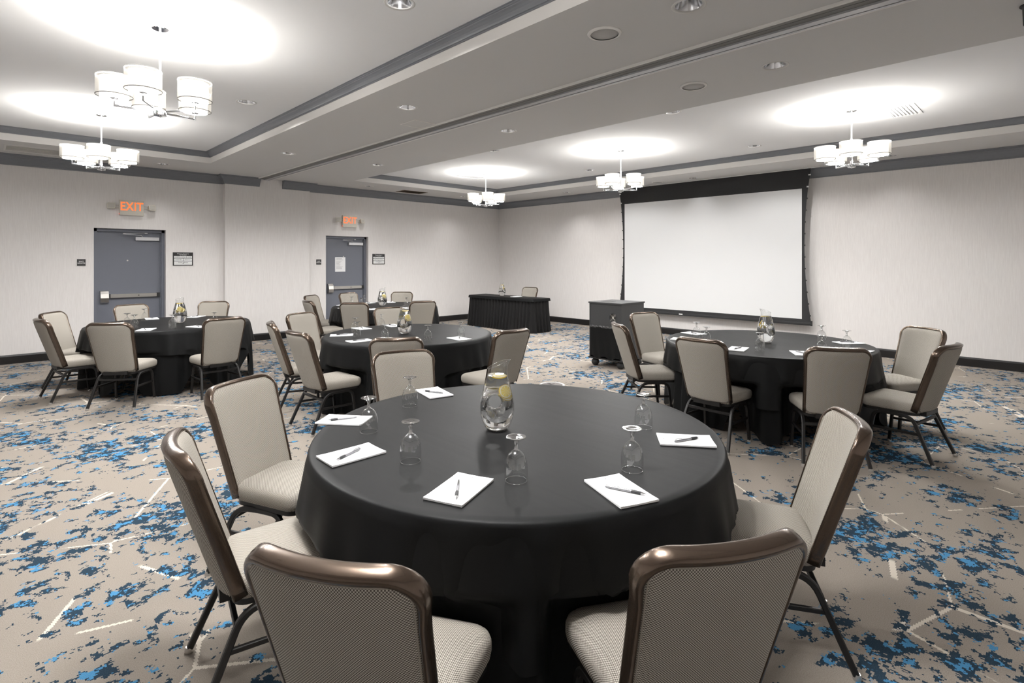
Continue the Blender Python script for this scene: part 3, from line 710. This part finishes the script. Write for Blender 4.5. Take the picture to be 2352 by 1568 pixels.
# ------------------------------------------------------------------ banquet chair
def chair_proto():
    t = thing('banquet_chair', '', 'chair')
    ZB, ZTOP, LB = .402, .935, .533
    def hw(h): return .195 + .031 * h / LB
    def P(x, h, off=0):                  # back surface point, off = forward offset along the normal
        s = x / hw(h); u = h / LB; y = -.180 - .170 * u + .045 * s * s; z = ZB + (ZTOP - ZB) * u
        return (x, y + off * .951, z + off * .309)
    # frame: outline in (x, h)
    r = .075; out = []
    for k in range(9): out.append((-hw(LB * k / 9 * .85), LB * k / 9 * .85))
    for k in range(9):
        a = math.pi - math.pi / 2 * k / 8; out.append((-hw(LB) + r + r * math.cos(a), LB - r + r * math.sin(a)))
    for k in range(1, 10): out.append((-(hw(LB) - r) + 2 * (hw(LB) - r) * k / 10, LB))
    out += [(-x, h) for x, h in reversed(out[:18])]
    path = [P(x * .985, h - .008) for x, h in out]
    a_, b_ = .0135, .026
    sec = []
    for x, h in out:                      # the rail is fuller along the top than down the sides
        k_ = smooth((h - .38) / .12); q_ = .0092 + (a_ - .0092) * k_
        sec.append([(q_ * math.copysign(abs(math.cos(q)) ** .75, math.cos(q)), b_ * math.copysign(abs(math.sin(q)) ** .6, math.sin(q))) for q in [2 * math.pi * i / 14 for i in range(14)]])
    mb = MB(); mb.tube(path, sec, up=(0, .951, .309)); mb.build('back_frame', 'bronze', t, True)
    # upholstered backrest (front and rear panel in one cushion)
    rows = [0, .006, .014, .026, .04] + [.05 + (.423) * i / 10 for i in range(11)] + [.485, .497, .507, .514, .519]; nc = 22; rc = .06
    hmin, hmax = -.018, .523
    def wrow(h):
        w_ = hw(h) - .003
        for e, sg in ((hmax, 1), (hmin, -1)):
            d = (e - h) * sg
            if d < rc: w_ = w_ - rc + math.sqrt(max(0, rc * rc - (rc - d) ** 2))
        return w_
    vs = []; uvs = []
    for side in (1, -1):
        for h in [hmin] + rows[1:] + [hmax]:
            wr = wrow(h)
            for i in range(nc + 1):
                s = -1 + 2 * i / nc; s = math.copysign(1 - (1 - abs(s)) ** 1.6, s); x = s * wr
                ex = (1 - abs(s) ** 10); ev = (1 - abs(2 * (h - hmin) / (hmax - hmin) - 1) ** 14)
                th = math.sqrt(max(0, ex)) * math.sqrt(max(0, ev))
                off = .007 + .027 * th if side > 0 else -.010 - .020 * th
                if side < 0 and ev <= 1e-6 or ex <= 1e-6: pass
                vs.append(P(x, h, off)); uvs.append((x, h))
    nr = len(rows) + 1; k = nc + 1; fs = []
    for sd in range(2):
        for j in range(nr - 1):
            for i in range(nc):
                b = sd * nr * k; fs.append((b + j * k + i, b + j * k + i + 1, b + (j + 1) * k + i + 1, b + (j + 1) * k + i))
    B = nr * k
    for i in range(nc): fs += [(i, i + 1, B + i + 1, B + i), ((nr - 1) * k + i, (nr - 1) * k + i + 1, B + (nr - 1) * k + i + 1, B + (nr - 1) * k + i)]
    for j in range(nr - 1): fs += [(j * k, (j + 1) * k, B + (j + 1) * k, B + j * k), (j * k + nc, (j + 1) * k + nc, B + (j + 1) * k + nc, B + j * k + nc)]
    mb = MB(); mb.add(vs, fs); bk = mb.build('backrest', 'chair_weave', t, True, uvf=lambda i: uvs[i])
    mb = MB()
    for off in (.024, -.0215):
        lp_ = []
        for j, h in enumerate([.005] + [.03 + .443 * i / 12 for i in range(13)] + [.493, .507, .512]): lp_.append((-(wrow(h) - .009), h))
        lp_ = lp_ + [(x_ * .1 * (5 - abs(i_ - 5)) if False else -lp_[-1][0] * (-1 + 2 * i_ / 8), .5135) for i_, x_ in zip(range(1, 8), [0] * 7)] + [(-x, h) for x, h in reversed(lp_)]
        mb.tube([P(x, h, off) for x, h in lp_], ring(.0022, 5), up=(0, .95, .31), closed=False)
    mb.build('piping', 'piping', bk, True)
    # seat cushion
    def seat_loop(ins=0, n=6):
        q = [(.222 - ins, .255 - ins, 0), (-.222 + ins, .255 - ins, 90), (-.198 + ins, -.168 + ins, 180), (.198 - ins, -.168 + ins, 270)]; rr_ = max(.02, .062 - ins * .5); o_ = []
        for (x, y, a0), cs in zip(q, ((1, 1), (-1, 1), (-1, -1), (1, -1))):
            for k_ in range(n + 1):
                a = R_(a0 + 90 * k_ / n); o_.append((x - cs[0] * rr_ + rr_ * math.cos(a), y - cs[1] * rr_ + rr_ * math.sin(a), math.cos(a), math.sin(a)))
        return resample_open(o_)
    def resample_open(o_):
        L = []
        for i in range(len(o_)):
            a, b = o_[i], o_[(i + 1) % len(o_)]; d = math.hypot(a[0] - b[0], a[1] - b[1]); m_ = 6 if i % 7 == 6 else 1
            for k_ in range(m_):
                u = k_ / m_; L.append(tuple(a[j] * (1 - u) + b[j] * u for j in range(4)))
        return L
    rings = [(.014, .378), (.004, .388), (0, .408), (0, .432), (.005, .447), (.016, .458), (.035, .466), (.07, .473), (.115, .478), (.16, .480)]
    vs = []; uvs = []; fs = []
    for ins, z in rings:
        for x, y, a, b in seat_loop(ins):
            vs.append((x, y, z)); dz = (.458 - z) if z < .458 else 0; uvs.append((x + a * dz, y + b * dz))
    n = len(vs) // len(rings)
    for j in range(len(rings) - 1):
        for i in range(n): fs.append((j * n + i, j * n + (i + 1) % n, (j + 1) * n + (i + 1) % n, (j + 1) * n + i))
    fs += [tuple(range(n)), tuple((len(rings) - 1) * n + i for i in range(n))]
    mb = MB(); mb.add(vs, fs); mb.build('seat', 'chair_weave', t, True, uvf=lambda i: uvs[i])
    mb = MB(); A = seat_loop(.012); Bq = seat_loop(.03); n = len(A)
    mb.add([(x, y, .384) for x, y, _, _ in A] + [(x, y, .358) for x, y, _, _ in A] + [(x, y, .355) for x, y, _, _ in Bq],
           [(j * n + i, j * n + (i + 1) % n, (j + 1) * n + (i + 1) % n, (j + 1) * n + i) for j in range(2) for i in range(n)] + [tuple(range(n)), tuple(2 * n + i for i in range(n))])
    mb.build('seat_frame', 'leg_black', t, True, sharp=40)
    mb = MB(); mb.box(-.12, .12, -.195, -.150, .356, .392); mb.build('back_bracket', 'leg_black', t)
    gl = MB(); gl.lathe([(0, 0), (.016, 0), (.017, .008), (.013, .022)], 12, cap1=True); GL = gl.mesh('glide', 'glide', True, sharp=50)
    for s in (-1, 1):
        rear = fillet([(s * .185, .02, .350), (s * .195, -.125, .350), (s * .232, -.272, .016)], .09, 6)
        front = fillet([(s * .185, -.02, .350), (s * .195, .150, .350), (s * .205, .185, .016)], .07, 6)
        for pth, foot in ((rear, (s * .2325, -.275, 0)), (front, (s * .205, .186, 0))):
            mb = MB(); mb.tube(pth, rsq(.0125, .0125, .35), up=(0, 0, 1) if False else (s, 0, .02)); lg = mb.build('leg', 'leg_black', t, True, sharp=35)
            link('glide', GL, lg, foot)
        mb = MB(); mb.tube([(s * .209, -.185, .225), (s * .200, .166, .215)], rsq(.008, .010)); mb.build('stretcher', 'leg_black', t)
    mb = MB(); mb.tube([(-.198, -.148, .300), (.198, -.148, .300)], rsq(.009, .012)); mb.build('cross_bar', 'leg_black', t)
    return t
chair0 = chair_proto()

# ------------------------------------------------------------------ goblet, pitcher, pen, pad prototypes
def goblet_proto():
    t = thing('goblet', '', 'glass')
    mb = MB(); mb.lathe([(.0405, .0005), (.0425, .012), (.0440, .03), (.0438, .05), (.0415, .070), (.0365, .088), (.0285, .102), (.0175, .112), (.009, .117), (0, .118)], 32); mb.build('bowl', 'thin_glass', t, True)
    mb = MB(); mb.tube([(.0405 * math.cos(2 * math.pi * i / 32), .0405 * math.sin(2 * math.pi * i / 32), .0012) for i in range(32)], ring(.0010, 5), closed=True); mb.build('rim', 'bright_glass', t, True)
    mb = MB(); mb.lathe([(0, .113), (.008, .1135), (.0105, .117), (.0075, .122), (.0072, .138), (.0085, .147), (.0125, .154), (.022, .1595), (.034, .1630), (.0378, .1650), (.0378, .1668), (.034, .1670), (.018, .1655), (.008, .1642), (0, .164)], 28); mb.build('stem', 'bright_glass', t, True, sharp=60)
    return t
gob0 = goblet_proto()
def tmp_obj(mb, nm):
    me = bpy.data.meshes.new(nm); me.from_pydata(mb.v, [], mb.f); bm = bmesh.new(); bm.from_mesh(me); bmesh.ops.recalc_face_normals(bm, faces=bm.faces); bm.to_mesh(me); bm.free()
    return link(nm, me)
def boolean(a, b):
    md = a.modifiers.new('b', 'BOOLEAN'); md.object = b; md.operation = 'DIFFERENCE'; md.solver = 'EXACT'
    bpy.context.view_layer.update()
    me = bpy.data.meshes.new_from_object(a.evaluated_get(bpy.context.evaluated_depsgraph_get()))
    for o in (a, b): bpy.data.objects.remove(o)
    return me
PPROF = [(0, .0), (.045, .0), (.054, .006), (.0625, .018), (.0715, .038), (.0790, .062), (.0838, .085), (.0850, .104), (.0842, .128), (.0805, .152), (.0745, .178), (.0680, .205), (.0610, .232), (.0540, .255), (.0495, .270)]
def hole_cutter(r, ext):
    mb = MB(); n = 32; sts = [(-.2, r * 3.4), (-.086, r * 2.0), (-.064, r * 1.58), (-.042, r * 1.27), (-.022, r * 1.07), (-.008, r), (.008, r), (.022, r * 1.07), (.042, r * 1.27), (.064, r * 1.58), (.086, r * 2.0), (.2, r * 3.4)]
    vs = []; fs = []
    for y, q in sts:
        q = q + ext
        vs += [(-.011 + q * .94 * math.cos(2 * math.pi * i / n), y, .136 + q * 1.04 * math.sin(2 * math.pi * i / n)) for i in range(n)]
    for j in range(len(sts) - 1): fs += [(j * n + i, j * n + (i + 1) % n, (j + 1) * n + (i + 1) % n, (j + 1) * n + i) for i in range(n)]
    fs += [tuple(range(n)), tuple((len(sts) - 1) * n + i for i in range(n))]
    mb.add(vs, fs); return tmp_obj(mb, 'cut')
def pitcher_proto():
    t = thing('water_pitcher', '', 'pitcher')
    # glass shell up to the water line (closed for the cut, its lid removed afterwards), then neck with slanted lip
    a = MB(); a.lathe(PPROF[1:], 48, cap0=True, cap1=True)
    me = boolean(tmp_obj(a, 'shell'), hole_cutter(.033, 0))
    bm = bmesh.new(); bm.from_mesh(me)
    bmesh.ops.delete(bm, geom=[f for f in bm.faces if f.normal.z > .95 and f.calc_center_median().z > .265], context='FACES'); bm.to_mesh(me); bm.free()
    me.materials.clear(); me.materials.append(MATS['thin_glass']); me.shade_smooth(); me.set_sharp_from_angle(angle=R_(50)); me.name = 'glass_body'
    link('glass_body', me, t)
    mb = MB(); n = 48; vs = []; fs = []; K = 8
    for i in range(n):
        a_ = 2 * math.pi * i / n; cx_ = math.cos(a_); zt_ = .3215 + .0205 * cx_
        for k in range(K + 1):
            u = k / K; z = .270 + (zt_ - .270) * u
            r = .0495 - .0040 * math.sin(min(1, u * 1.5) * math.pi / 2) + .0020 * u * u + (.017 * max(0, cx_) ** 6 * u ** 2.2)
            vs.append((r * cx_, r * math.sin(a_), z))
    for i in range(n):
        for k in range(K): fs.append((i * (K + 1) + k, ((i + 1) % n) * (K + 1) + k, ((i + 1) % n) * (K + 1) + k + 1, i * (K + 1) + k + 1))
    mb.add(vs, fs); mb.build('neck', 'thin_glass', t, True)
    lip = [Vector(vs[i * (K + 1) + K]) for i in range(n)]; mb = MB(); mb.tube(lip, ring(.0013, 6), closed=True); mb.build('lip', 'bright_glass', t, True)
    w = MB(); w.lathe([(max(0, r - .0022), z + (.004 if z < .01 else 0)) for r, z in PPROF[1:]], 48, cap0=True, cap1=True)
    me = boolean(tmp_obj(w, 'water'), hole_cutter(.033, .0022))
    me.materials.clear(); me.materials.append(MATS['water']); me.shade_smooth(); me.set_sharp_from_angle(angle=R_(50)); me.name = 'water'
    link('water', me, t)
    mb = MB(); mb.lathe([(0, .001), (.044, .001), (.0485, .0035), (.044, .0075), (.02, .0065), (0, .006)], 36); mb.build('base', 'solid_glass', t, True)
    return t
pit0 = pitcher_proto()
mb = MB(); mb.lathe([(0, -.0045), (.030, -.0045), (.0330, -.002), (.0330, .002), (.030, .0045), (0, .0045)], 28); LEM = mb.mesh('lemon_slice', 'lemon', True, sharp=40)
def pen_proto():
    t = thing('pen', '', 'pen'); r = .0055
    def rod(nm, mt, prof, par):
        m_ = MB(); m_.lathe([(a, b) for a, b in prof], 12); return link(nm, m_.mesh(nm, mt, True, sharp=50), par, (0, 0, r), (0, R_(90), 0))
    b = rod('barrel', 'pen_silver', [(0, -.075), (.0038, -.074), (.0048, -.06), (.0052, -.02), (.0052, .022), (0, .022)], t)
    rod('grip', 'pen_grip', [(0, .020), (.0060, .022), (.0064, .035), (.0058, .050), (.0052, .056), (0, .056)], t)
    rod('tip', 'chrome', [(0, .056), (.0050, .056), (.0030, .068), (.0009, .074), (0, .076)], t)
    m_ = MB(); m_.tube([(-.07, 0, 2 * r - .001), (-.066, .001, 2 * r + .003), (-.03, .001, 2 * r + .0025), (-.022, .001, 2 * r)], rsq(.0025, .0007)); m_.build('clip', 'chrome', t)
    return t
pen0 = pen_proto()
PADW, PADL, PADT = .156, .245, .006
def pad_proto():
    t = thing('notepad', '', 'notepad'); n = 6; vs = []; fs = []
    for zt in (0, 1):
        for j in range(n + 1):
            for i in range(n + 1):
                x = -PADW / 2 + PADW * i / n; y = -PADL / 2 + PADL * j / n
                c_ = max(0, abs(j / n * 2 - 1) - .8) * max(0, abs(i / n * 2 - 1) - .3) * 2.5; vs.append((x, y, PADT * zt * (1 + c_ * .8)))
    q = n + 1; q2 = q * q
    for j in range(n):
        for i in range(n): fs += [(j * q + i, (j + 1) * q + i, (j + 1) * q + i + 1, j * q + i + 1), (q2 + j * q + i, q2 + j * q + i + 1, q2 + (j + 1) * q + i + 1, q2 + (j + 1) * q + i)]
    for i in range(n): fs += [(i, i + 1, q2 + i + 1, q2 + i), (n * q + i, q2 + n * q + i, q2 + n * q + i + 1, n * q + i + 1), (i * q, q2 + i * q, q2 + (i + 1) * q, (i + 1) * q), (i * q + n, (i + 1) * q + n, q2 + (i + 1) * q + n, q2 + i * q + n)]
    mb = MB(); mb.add(vs, fs); mb.build('paper_block', 'paper', t)
    zt = PADT + .0011
    link('letterhead', text_mesh('CROWNE PLAZA', .0105, 'print_grey', 0, space=1.25), t, (0, PADL / 2 - .038, zt))
    link('footer', text_mesh('HOTELS & RESORTS', .0045, 'print_grey', 0), t, (0, PADL / 2 - .047, zt))
    mb = MB(); 
    for k in range(3):
        a = R_(-28 + 28 * k); mb.tube([(0, PADL / 2 - .029, zt), (.009 * math.sin(a), PADL / 2 - .029 + .009 * math.cos(a), zt)], [(-.0012, 0), (0, .0001), (.0012, 0)])
    mb.build('emblem', 'print_grey', t)
    return t
pad0 = pad_proto()
used = set()
def place(proto, x, y, z, rz, label, cat, group):
    o = copy_tree(proto) if proto.name in used else proto
    used.add(proto.name)
    o.location = (x, y, z); o.rotation_euler = (0, 0, rz); tag(o, label, cat, group); return o

# ------------------------------------------------------------------ round tables, cloths, chairs and settings
ZTAB = .755
def make_table(c, r, desc):
    t = thing('round_table', 'round folding banquet table under two black cloths, ' + desc, 'table', (c[0], c[1], 0))
    mb = MB(); mb.lathe([(0, ZTAB - .03), (r - .006, ZTAB - .03), (r, ZTAB - .024), (r, ZTAB - .006), (r - .006, ZTAB), (0, ZTAB)], 64); mb.build('tabletop', 'wood_top', t, True, sharp=40)
    for k in range(4):
        a = R_(20 + 90 * k); p = Vector((math.cos(a), math.sin(a), 0)); q = Vector((-math.sin(a), math.cos(a), 0))
        mb = MB(); mb.tube(fillet([p * .45 + Vector((0, 0, ZTAB - .03)), p * .52 + Vector((0, 0, .4)), p * .60], .1), ring(.014, 8)); mb.build('leg', 'table_steel', t, True)
    return t
def cloth(c, r, side, a0, lifts, off, chairs, name, seed, parent):
    """square cloth draped over a round top; lifts: (angle, halfwidth) where a chair seat carries the hem"""
    rnd = random.Random(seed); N = 300; ph = [rnd.uniform(0, 6.28) for _ in range(6)]
    drop_s = [i / 18 for i in range(1, 19)]; vs = []; fs = []
    rad_in = [.25, .5, .75, .9, .97]
    top = ZTAB + off
    rows_per = len(rad_in) + 3 + len(drop_s)
    for i in range(N):
        th = 2 * math.pi * i / N; rel = th - a0
        d = side / 2 / max(abs(math.cos(rel)), abs(math.sin(rel))) - r
        cm = side * .7071 - r; md = side / 2 - r; d = md + (cm - md) * (.25 * (d - md) / (cm - md) + .75 * smooth(((d - md) / (cm - md) - .08) / .42))
        corner = smooth((d - (side / 2 - r)) / .30)
        for la, lw in lifts:
            da = abs((th - la + math.pi) % (2 * math.pi) - math.pi); k = 1 - smooth((da - lw) / R_(9))
            d = d * (1 - k) + min(d, .262) * k; corner *= 1 - .8 * k
        d = min(d, top - .012)
        ca, sa = math.cos(th), math.sin(th)
        for q in rad_in: vs.append((c[0] + q * r * ca, c[1] + q * r * sa, top + .0012 * math.sin(5 * q + 3 * th + ph[0])))
        for e, dz in ((.006, -.001), (.016, -.007), (.021, -.018)): vs.append((c[0] + (r - .010 + e + off) * ca, c[1] + (r - .010 + e + off) * sa, top + dz))
        w_ = .6 * math.sin(22 * th + ph[1] + 1.2 * math.sin(3 * th + ph[2])) + .4 * math.sin(35 * th + ph[3] + math.sin(5 * th)) + .35 * math.sin(9 * th + ph[4])
        cw = math.cos(rel * 4 + math.pi) if False else 0
        for u in drop_s:
            qd = .018 + (d - .018) * u
            grow = min(1, qd / .32)
            fold = (.012 + .022 * corner) * grow * w_
            flare = (.16 - .11 * corner) * qd
            rr_ = r + .011 + off * 1.3 + flare + fold
            z = top - qd * math.sqrt(max(.5, 1 - (.16 - .11 * corner) ** 2))
            if z < .53:
                for og, fw in chairs:
                    px_, py_ = c[0] + rr_ * ca - og.x, c[1] + rr_ * sa - og.y; ly = px_ * fw.x + py_ * fw.y; lx = px_ * fw.y - py_ * fw.x
                    lim = .284 - off
                    if abs(lx) < .32 and -.35 < ly < lim:
                        k_ = -(ca * fw.x + sa * fw.y)
                        if k_ > .3: rr_ -= (lim - ly) / k_ * (1 - smooth((abs(lx) - .25) / .07)) * (1 - smooth((z - .50) / .03))
            vs.append((c[0] + rr_ * ca, c[1] + rr_ * sa, max(z, .008)))
    k = rows_per
    for i in range(N):
        j = (i + 1) % N
        for q in range(k - 1): fs.append((i * k + q, j * k + q, j * k + q + 1, i * k + q + 1))
    ci = len(vs); vs.append((c[0], c[1], top))
    for i in range(N): fs.append((ci, ((i + 1) % N) * k, i * k))
    mb = MB(); mb.add([(x - c[0], y - c[1], z) for x, y, z in vs], fs)
    return link(name, mb.mesh(name, 'black_linen', True), parent)
DIRS = [(0, 'screen-wall side'), (45, 'room-corner side'), (90, 'door-wall side'), (135, 'door side away from screen'),
        (180, 'side away from screen'), (-135, 'side away from room corner'), (-90, 'side away from door wall'), (-45, 'screen side away from doors')]
def side_words(angs):
    """a different direction phrase for each chair of a table, nearest free one first"""
    res = [None] * len(angs); pairs = sorted((abs((a - d + 180) % 360 - 180), i, k) for i, a in enumerate(angs) for k, (d, _) in enumerate(DIRS)); ti, tk = set(), set()
    for e, i, k in pairs:
        if i in ti or k in tk: continue
        res[i] = DIRS[k][1]; ti.add(i); tk.add(k)
    return res
ZCH = .935
TABLES = [
 dict(d='farthest from both exit doors', s='the table farthest from the doors', c=(1.90, 1.905), r=.955, a0=R_(-90),
  ch=[((575, 1245), (955, 1310), -150), ((1490, 1262), (1835, 1215), -120), ((1920, 938), (1974, 985), -61), ((412, 977), (429, 1051), 169), ((486, 891), (610, 860), 117), ((862, 812), (985, 803), 73)],
  pit=(1142, 985, 0), gob=[(941.5, 932), (847, 991), (943, 1059), (1185.5, 1103), (1452, 1079), (1478, 981)],
  pads=[((960, 896), (1000, 891), (1040, 907), (988, 917)), ((727, 974), (752, 953), (851, 957), (834, 979)), ((728, 1049), (848, 1018), (884, 1041), (762, 1075)), ((972, 1146), (1053, 1087), (1133, 1104), (1060, 1166)), ((1343, 1107), (1424, 1092), (1511, 1149), (1425, 1168)), ((1511, 997), (1631, 1002), (1643, 1029), (1515, 1022))],
  pens=[((975, 899), (1014, 904)), ((753, 967), (818, 960)), ((772, 1059), (827, 1033)), ((1047, 1149), (1054, 1107)), ((1482, 1138), (1392, 1120)), ((1610, 1006), (1547, 1017))]),
 dict(d='in the middle of the five', s='the middle round table', c=(3.49, 5.25), r=.92, a0=R_(-84),
  ch=[((620.7, 735.5), (634, 746), 163), ((657, 755), (712, 769), -178), ((664, 722), (715, 716.5), 110), ((853, 777.5), (967, 774), -123), ((1139, 762), (1215, 753), -91), ((863, 708.6), (922, 705), 80)],
  pit=(929, 766, 10), gob=[(815.7, 762), (819.4, 773.5), (875.5, 751.5), (884.6, 781), (983, 783.5), (1059, 774)],
  padc=[(809, 752.6), (785, 770), (826, 783), (895, 745), (1060, 778.5)]),
 dict(d='by the door with notice', s='the table by the door with notice', c=(5.30, 8.76), r=.92, a0=R_(-120),
  ch=[((698, 688), (717, 693), 175), ((701, 679), (726, 677.6), 125), ((776, 674), (820, 671), 102), ((900, 671), (945, 671), 45), ((783.5, 695), (842, 695), -135), ((946, 692), (997, 690), -104)],
  pit=(878, 702, -10), gob=[(807, 702), (830, 705), (836, 697), (880.5, 706), (933, 704)],
  padc=[(898, 693), (842, 695), (853, 710.5), (781, 701), (781, 708), (941, 708)]),
 dict(d='by the door without notice', s='the table by the door without notice', c=(1.785, 8.34), r=.92, under=2.46, a0=R_(-108),
  ch=[((88, 727), (105, 739), -172), ((92, 721), (144, 714.5), 145), ((262, 702), (337, 697.6), 101), ((459, 693), (525, 692), 57), ((200, 742), (299, 741), -128), ((472, 733), (560, 726.5), -87)],
  pit=(413, 741.5, -30), gob=[(292, 749.5), (308.5, 754), (332, 737), (396, 753.5), (492.5, 745.7)],
  padc=[(347, 731.6), (335, 757.5), (456, 726), (455, 750.6)]),
 dict(d='in front of the projection screen', s='the table before the screen', c=(5.73, 2.13), r=.955, a0=R_(-113),
  ch=[((1411, 740), (1434, 747), 140), ((1452, 720), (1503, 717), 74), ((1558, 771), (1667, 783), 178), ((1854, 795), (1999, 802), -148), ((2154, 798), (2204.5, 785), -100), ((2091, 750.5), (2157, 757), -35)],
  pit=(1759, 786, 190), gob=[(1600, 774.6), (1622.6, 788), (1745.7, 805), (1887, 784), (1887, 812), (1945, 798.5)],
  padc=[(1584, 765), (1547.5, 779), (1694.5, 801.7), (1842, 812), (1956, 787.7), (2006, 809)]),
]
def lemons(o, n_seed, where):
    rnd = random.Random(n_seed); sp = [((.0105, -.004, .2620), (R_(5), R_(-4), .3)), ((.036, -.020, .190), (R_(66), R_(20), R_(28))), ((.040, .004, .172), (R_(66), R_(20), R_(28)))]
    M = Matrix.Translation(o.location) @ Matrix.Rotation(o.rotation_euler.z, 4, 'Z')
    for i, (p, e) in enumerate(sp):
        l = link('lemon_slice', LEM); mm = M @ Matrix.Translation(p) @ __import__('mathutils').Euler(e).to_matrix().to_4x4()
        l.matrix_world = mm
        if i: tag(l, ['', 'upper', 'lower'][i] + ' lemon slice sunk in pitcher on ' + where, 'lemon', 'sunken lemon slices on ' + where)
        else: tag(l, 'lemon slice floating in pitcher on ' + where, 'lemon')
for ti, T in enumerate(TABLES):
    c, r = T['c'], T['r']; lifts = []; info = []; clear = []
    for a, b, out in T['ch']:
        mA, mB = unproject(*a, ZCH), unproject(*b, ZCH); M_ = (mA + mB) / 2; o_ = Vector((math.cos(R_(out)), math.sin(R_(out))))
        org = M_ - o_ * .305
        df0 = (org - o_ * .255 - Vector(c)).length
        if df0 < r - .13: org = org + o_ * min(.12, r - .13 - df0)
        dv = org - Vector(c); info.append((org, out, math.degrees(math.atan2(dv.y, dv.x))))
        front = org - o_ * .255; df = (front - Vector(c)).length
        if df < r - .17: lifts.append((math.atan2(front.y - c[1], front.x - c[0]), R_(17)))
        else: clear.append((org, -o_))
    words = side_words([q[2] for q in info])
    make_table(c, r, T['d'])
    tcl = thing('tablecloth', 'two crossed black square cloths spread over ' + T['s'], 'tablecloth', (c[0], c[1], 0))
    cloth(c, r, T.get('under', 2.78), T['a0'] + R_(45), lifts, .004, clear, 'undercloth', 10 + ti, tcl)
    cloth(c, r + .004, 2.42, T['a0'], lifts, .009, clear, 'upper_cloth', 30 + ti, tcl)
    ztop = ZTAB + .0105
    for (org, out, an), wd in zip(info, words):
        place(chair0, org.x, org.y, 0, R_(out + 90), 'beige woven chair at %s, %s' % (T['s'], wd), 'chair', 'banquet chairs at ' + T['s'])
    p = unproject(T['pit'][0], T['pit'][1], ztop)
    o = place(pit0, p.x, p.y, ztop, math.atan2(RT.y, RT.x) + R_(T['pit'][2]), 'pierced glass pitcher of lemon water on ' + T['s'], 'pitcher', 'water pitchers')
    lemons(o, ti, T['s'])
    gp = [unproject(q[0], q[1], ztop) for q in T['gob']]
    for p, wd in zip(gp, side_words([math.degrees(math.atan2(p.y - c[1], p.x - c[0])) for p in gp])):
        place(gob0, p.x, p.y, ztop, 0, 'upturned goblet on %s, %s' % (T['s'], wd), 'glass', 'upturned goblets on ' + T['s'])
    specs = []
    if 'pads' in T:
        for pc, pe in zip(T['pads'], T['pens']):
            P4 = [unproject(*k, ztop) for k in pc]; cen = sum(P4, Vector((0, 0))) / 4
            e1 = P4[1] - P4[0] + P4[2] - P4[3]; e2 = P4[2] - P4[1] + P4[3] - P4[0]; lo = e1 if e1.length > e2.length else e2
            if lo.dot(Vector(c) - cen) < 0: lo = -lo
            pa, pb = unproject(*pe[0], ztop + PADT), unproject(*pe[1], ztop + PADT)
            specs.append((cen, math.atan2(lo.y, lo.x) - math.pi / 2, (pa + pb) / 2, math.atan2(pa.y - pb.y, pa.x - pb.x)))
    else:
        rnd = random.Random(ti)
        for q in T['padc']:
            cen = unproject(*q, ztop); dv = Vector(c) - cen; a = math.atan2(dv.y, dv.x) + R_(rnd.uniform(-22, 22))
            lim = r - .15
            if dv.length > lim: cen = Vector(c) - dv.normalized() * lim
            specs.append((cen, a - math.pi / 2, cen + Vector((rnd.uniform(-.01, .01), rnd.uniform(-.01, .01))), a + math.pi + R_(rnd.uniform(-35, 35))))
    for (cen, a, pc, pa), wd in zip(specs, side_words([math.degrees(math.atan2(q[0].y - c[1], q[0].x - c[0])) for q in specs])):
        place(pad0, cen.x, cen.y, ztop, a, 'white notepad on %s, %s' % (T['s'], wd), 'notepad', 'notepads on ' + T['s'])
        place(pen0, pc.x, pc.y, ztop + PADT + .0004, pa, 'silver pen on %s, %s' % (T['s'], wd), 'pen', 'pens on ' + T['s'])
# skirted corner table: pitcher, pad and chair
mA, mB = unproject(1202, 659, ZCH), unproject(1233, 659.5, ZCH); M_ = Vector((9.66, 9.20)); o_ = Vector((math.cos(R_(8)), math.sin(R_(8)))); org = M_ - o_ * .305
place(chair0, org.x, org.y, 0, R_(98), 'beige woven chair standing behind the skirted corner table', 'chair', 'banquet chair at the skirted table')
o = place(pit0, 8.80, 9.32, RTOP, math.atan2(RT.y, RT.x) + R_(60), 'pierced glass pitcher of lemon water on the skirted corner table', 'pitcher', 'water pitchers')
lemons(o, 9, 'the skirted corner table')
place(pad0, 8.86, 8.90, RTOP, R_(-85), 'white notepad lying on the skirted corner table', 'notepad', 'notepad on the skirted table')
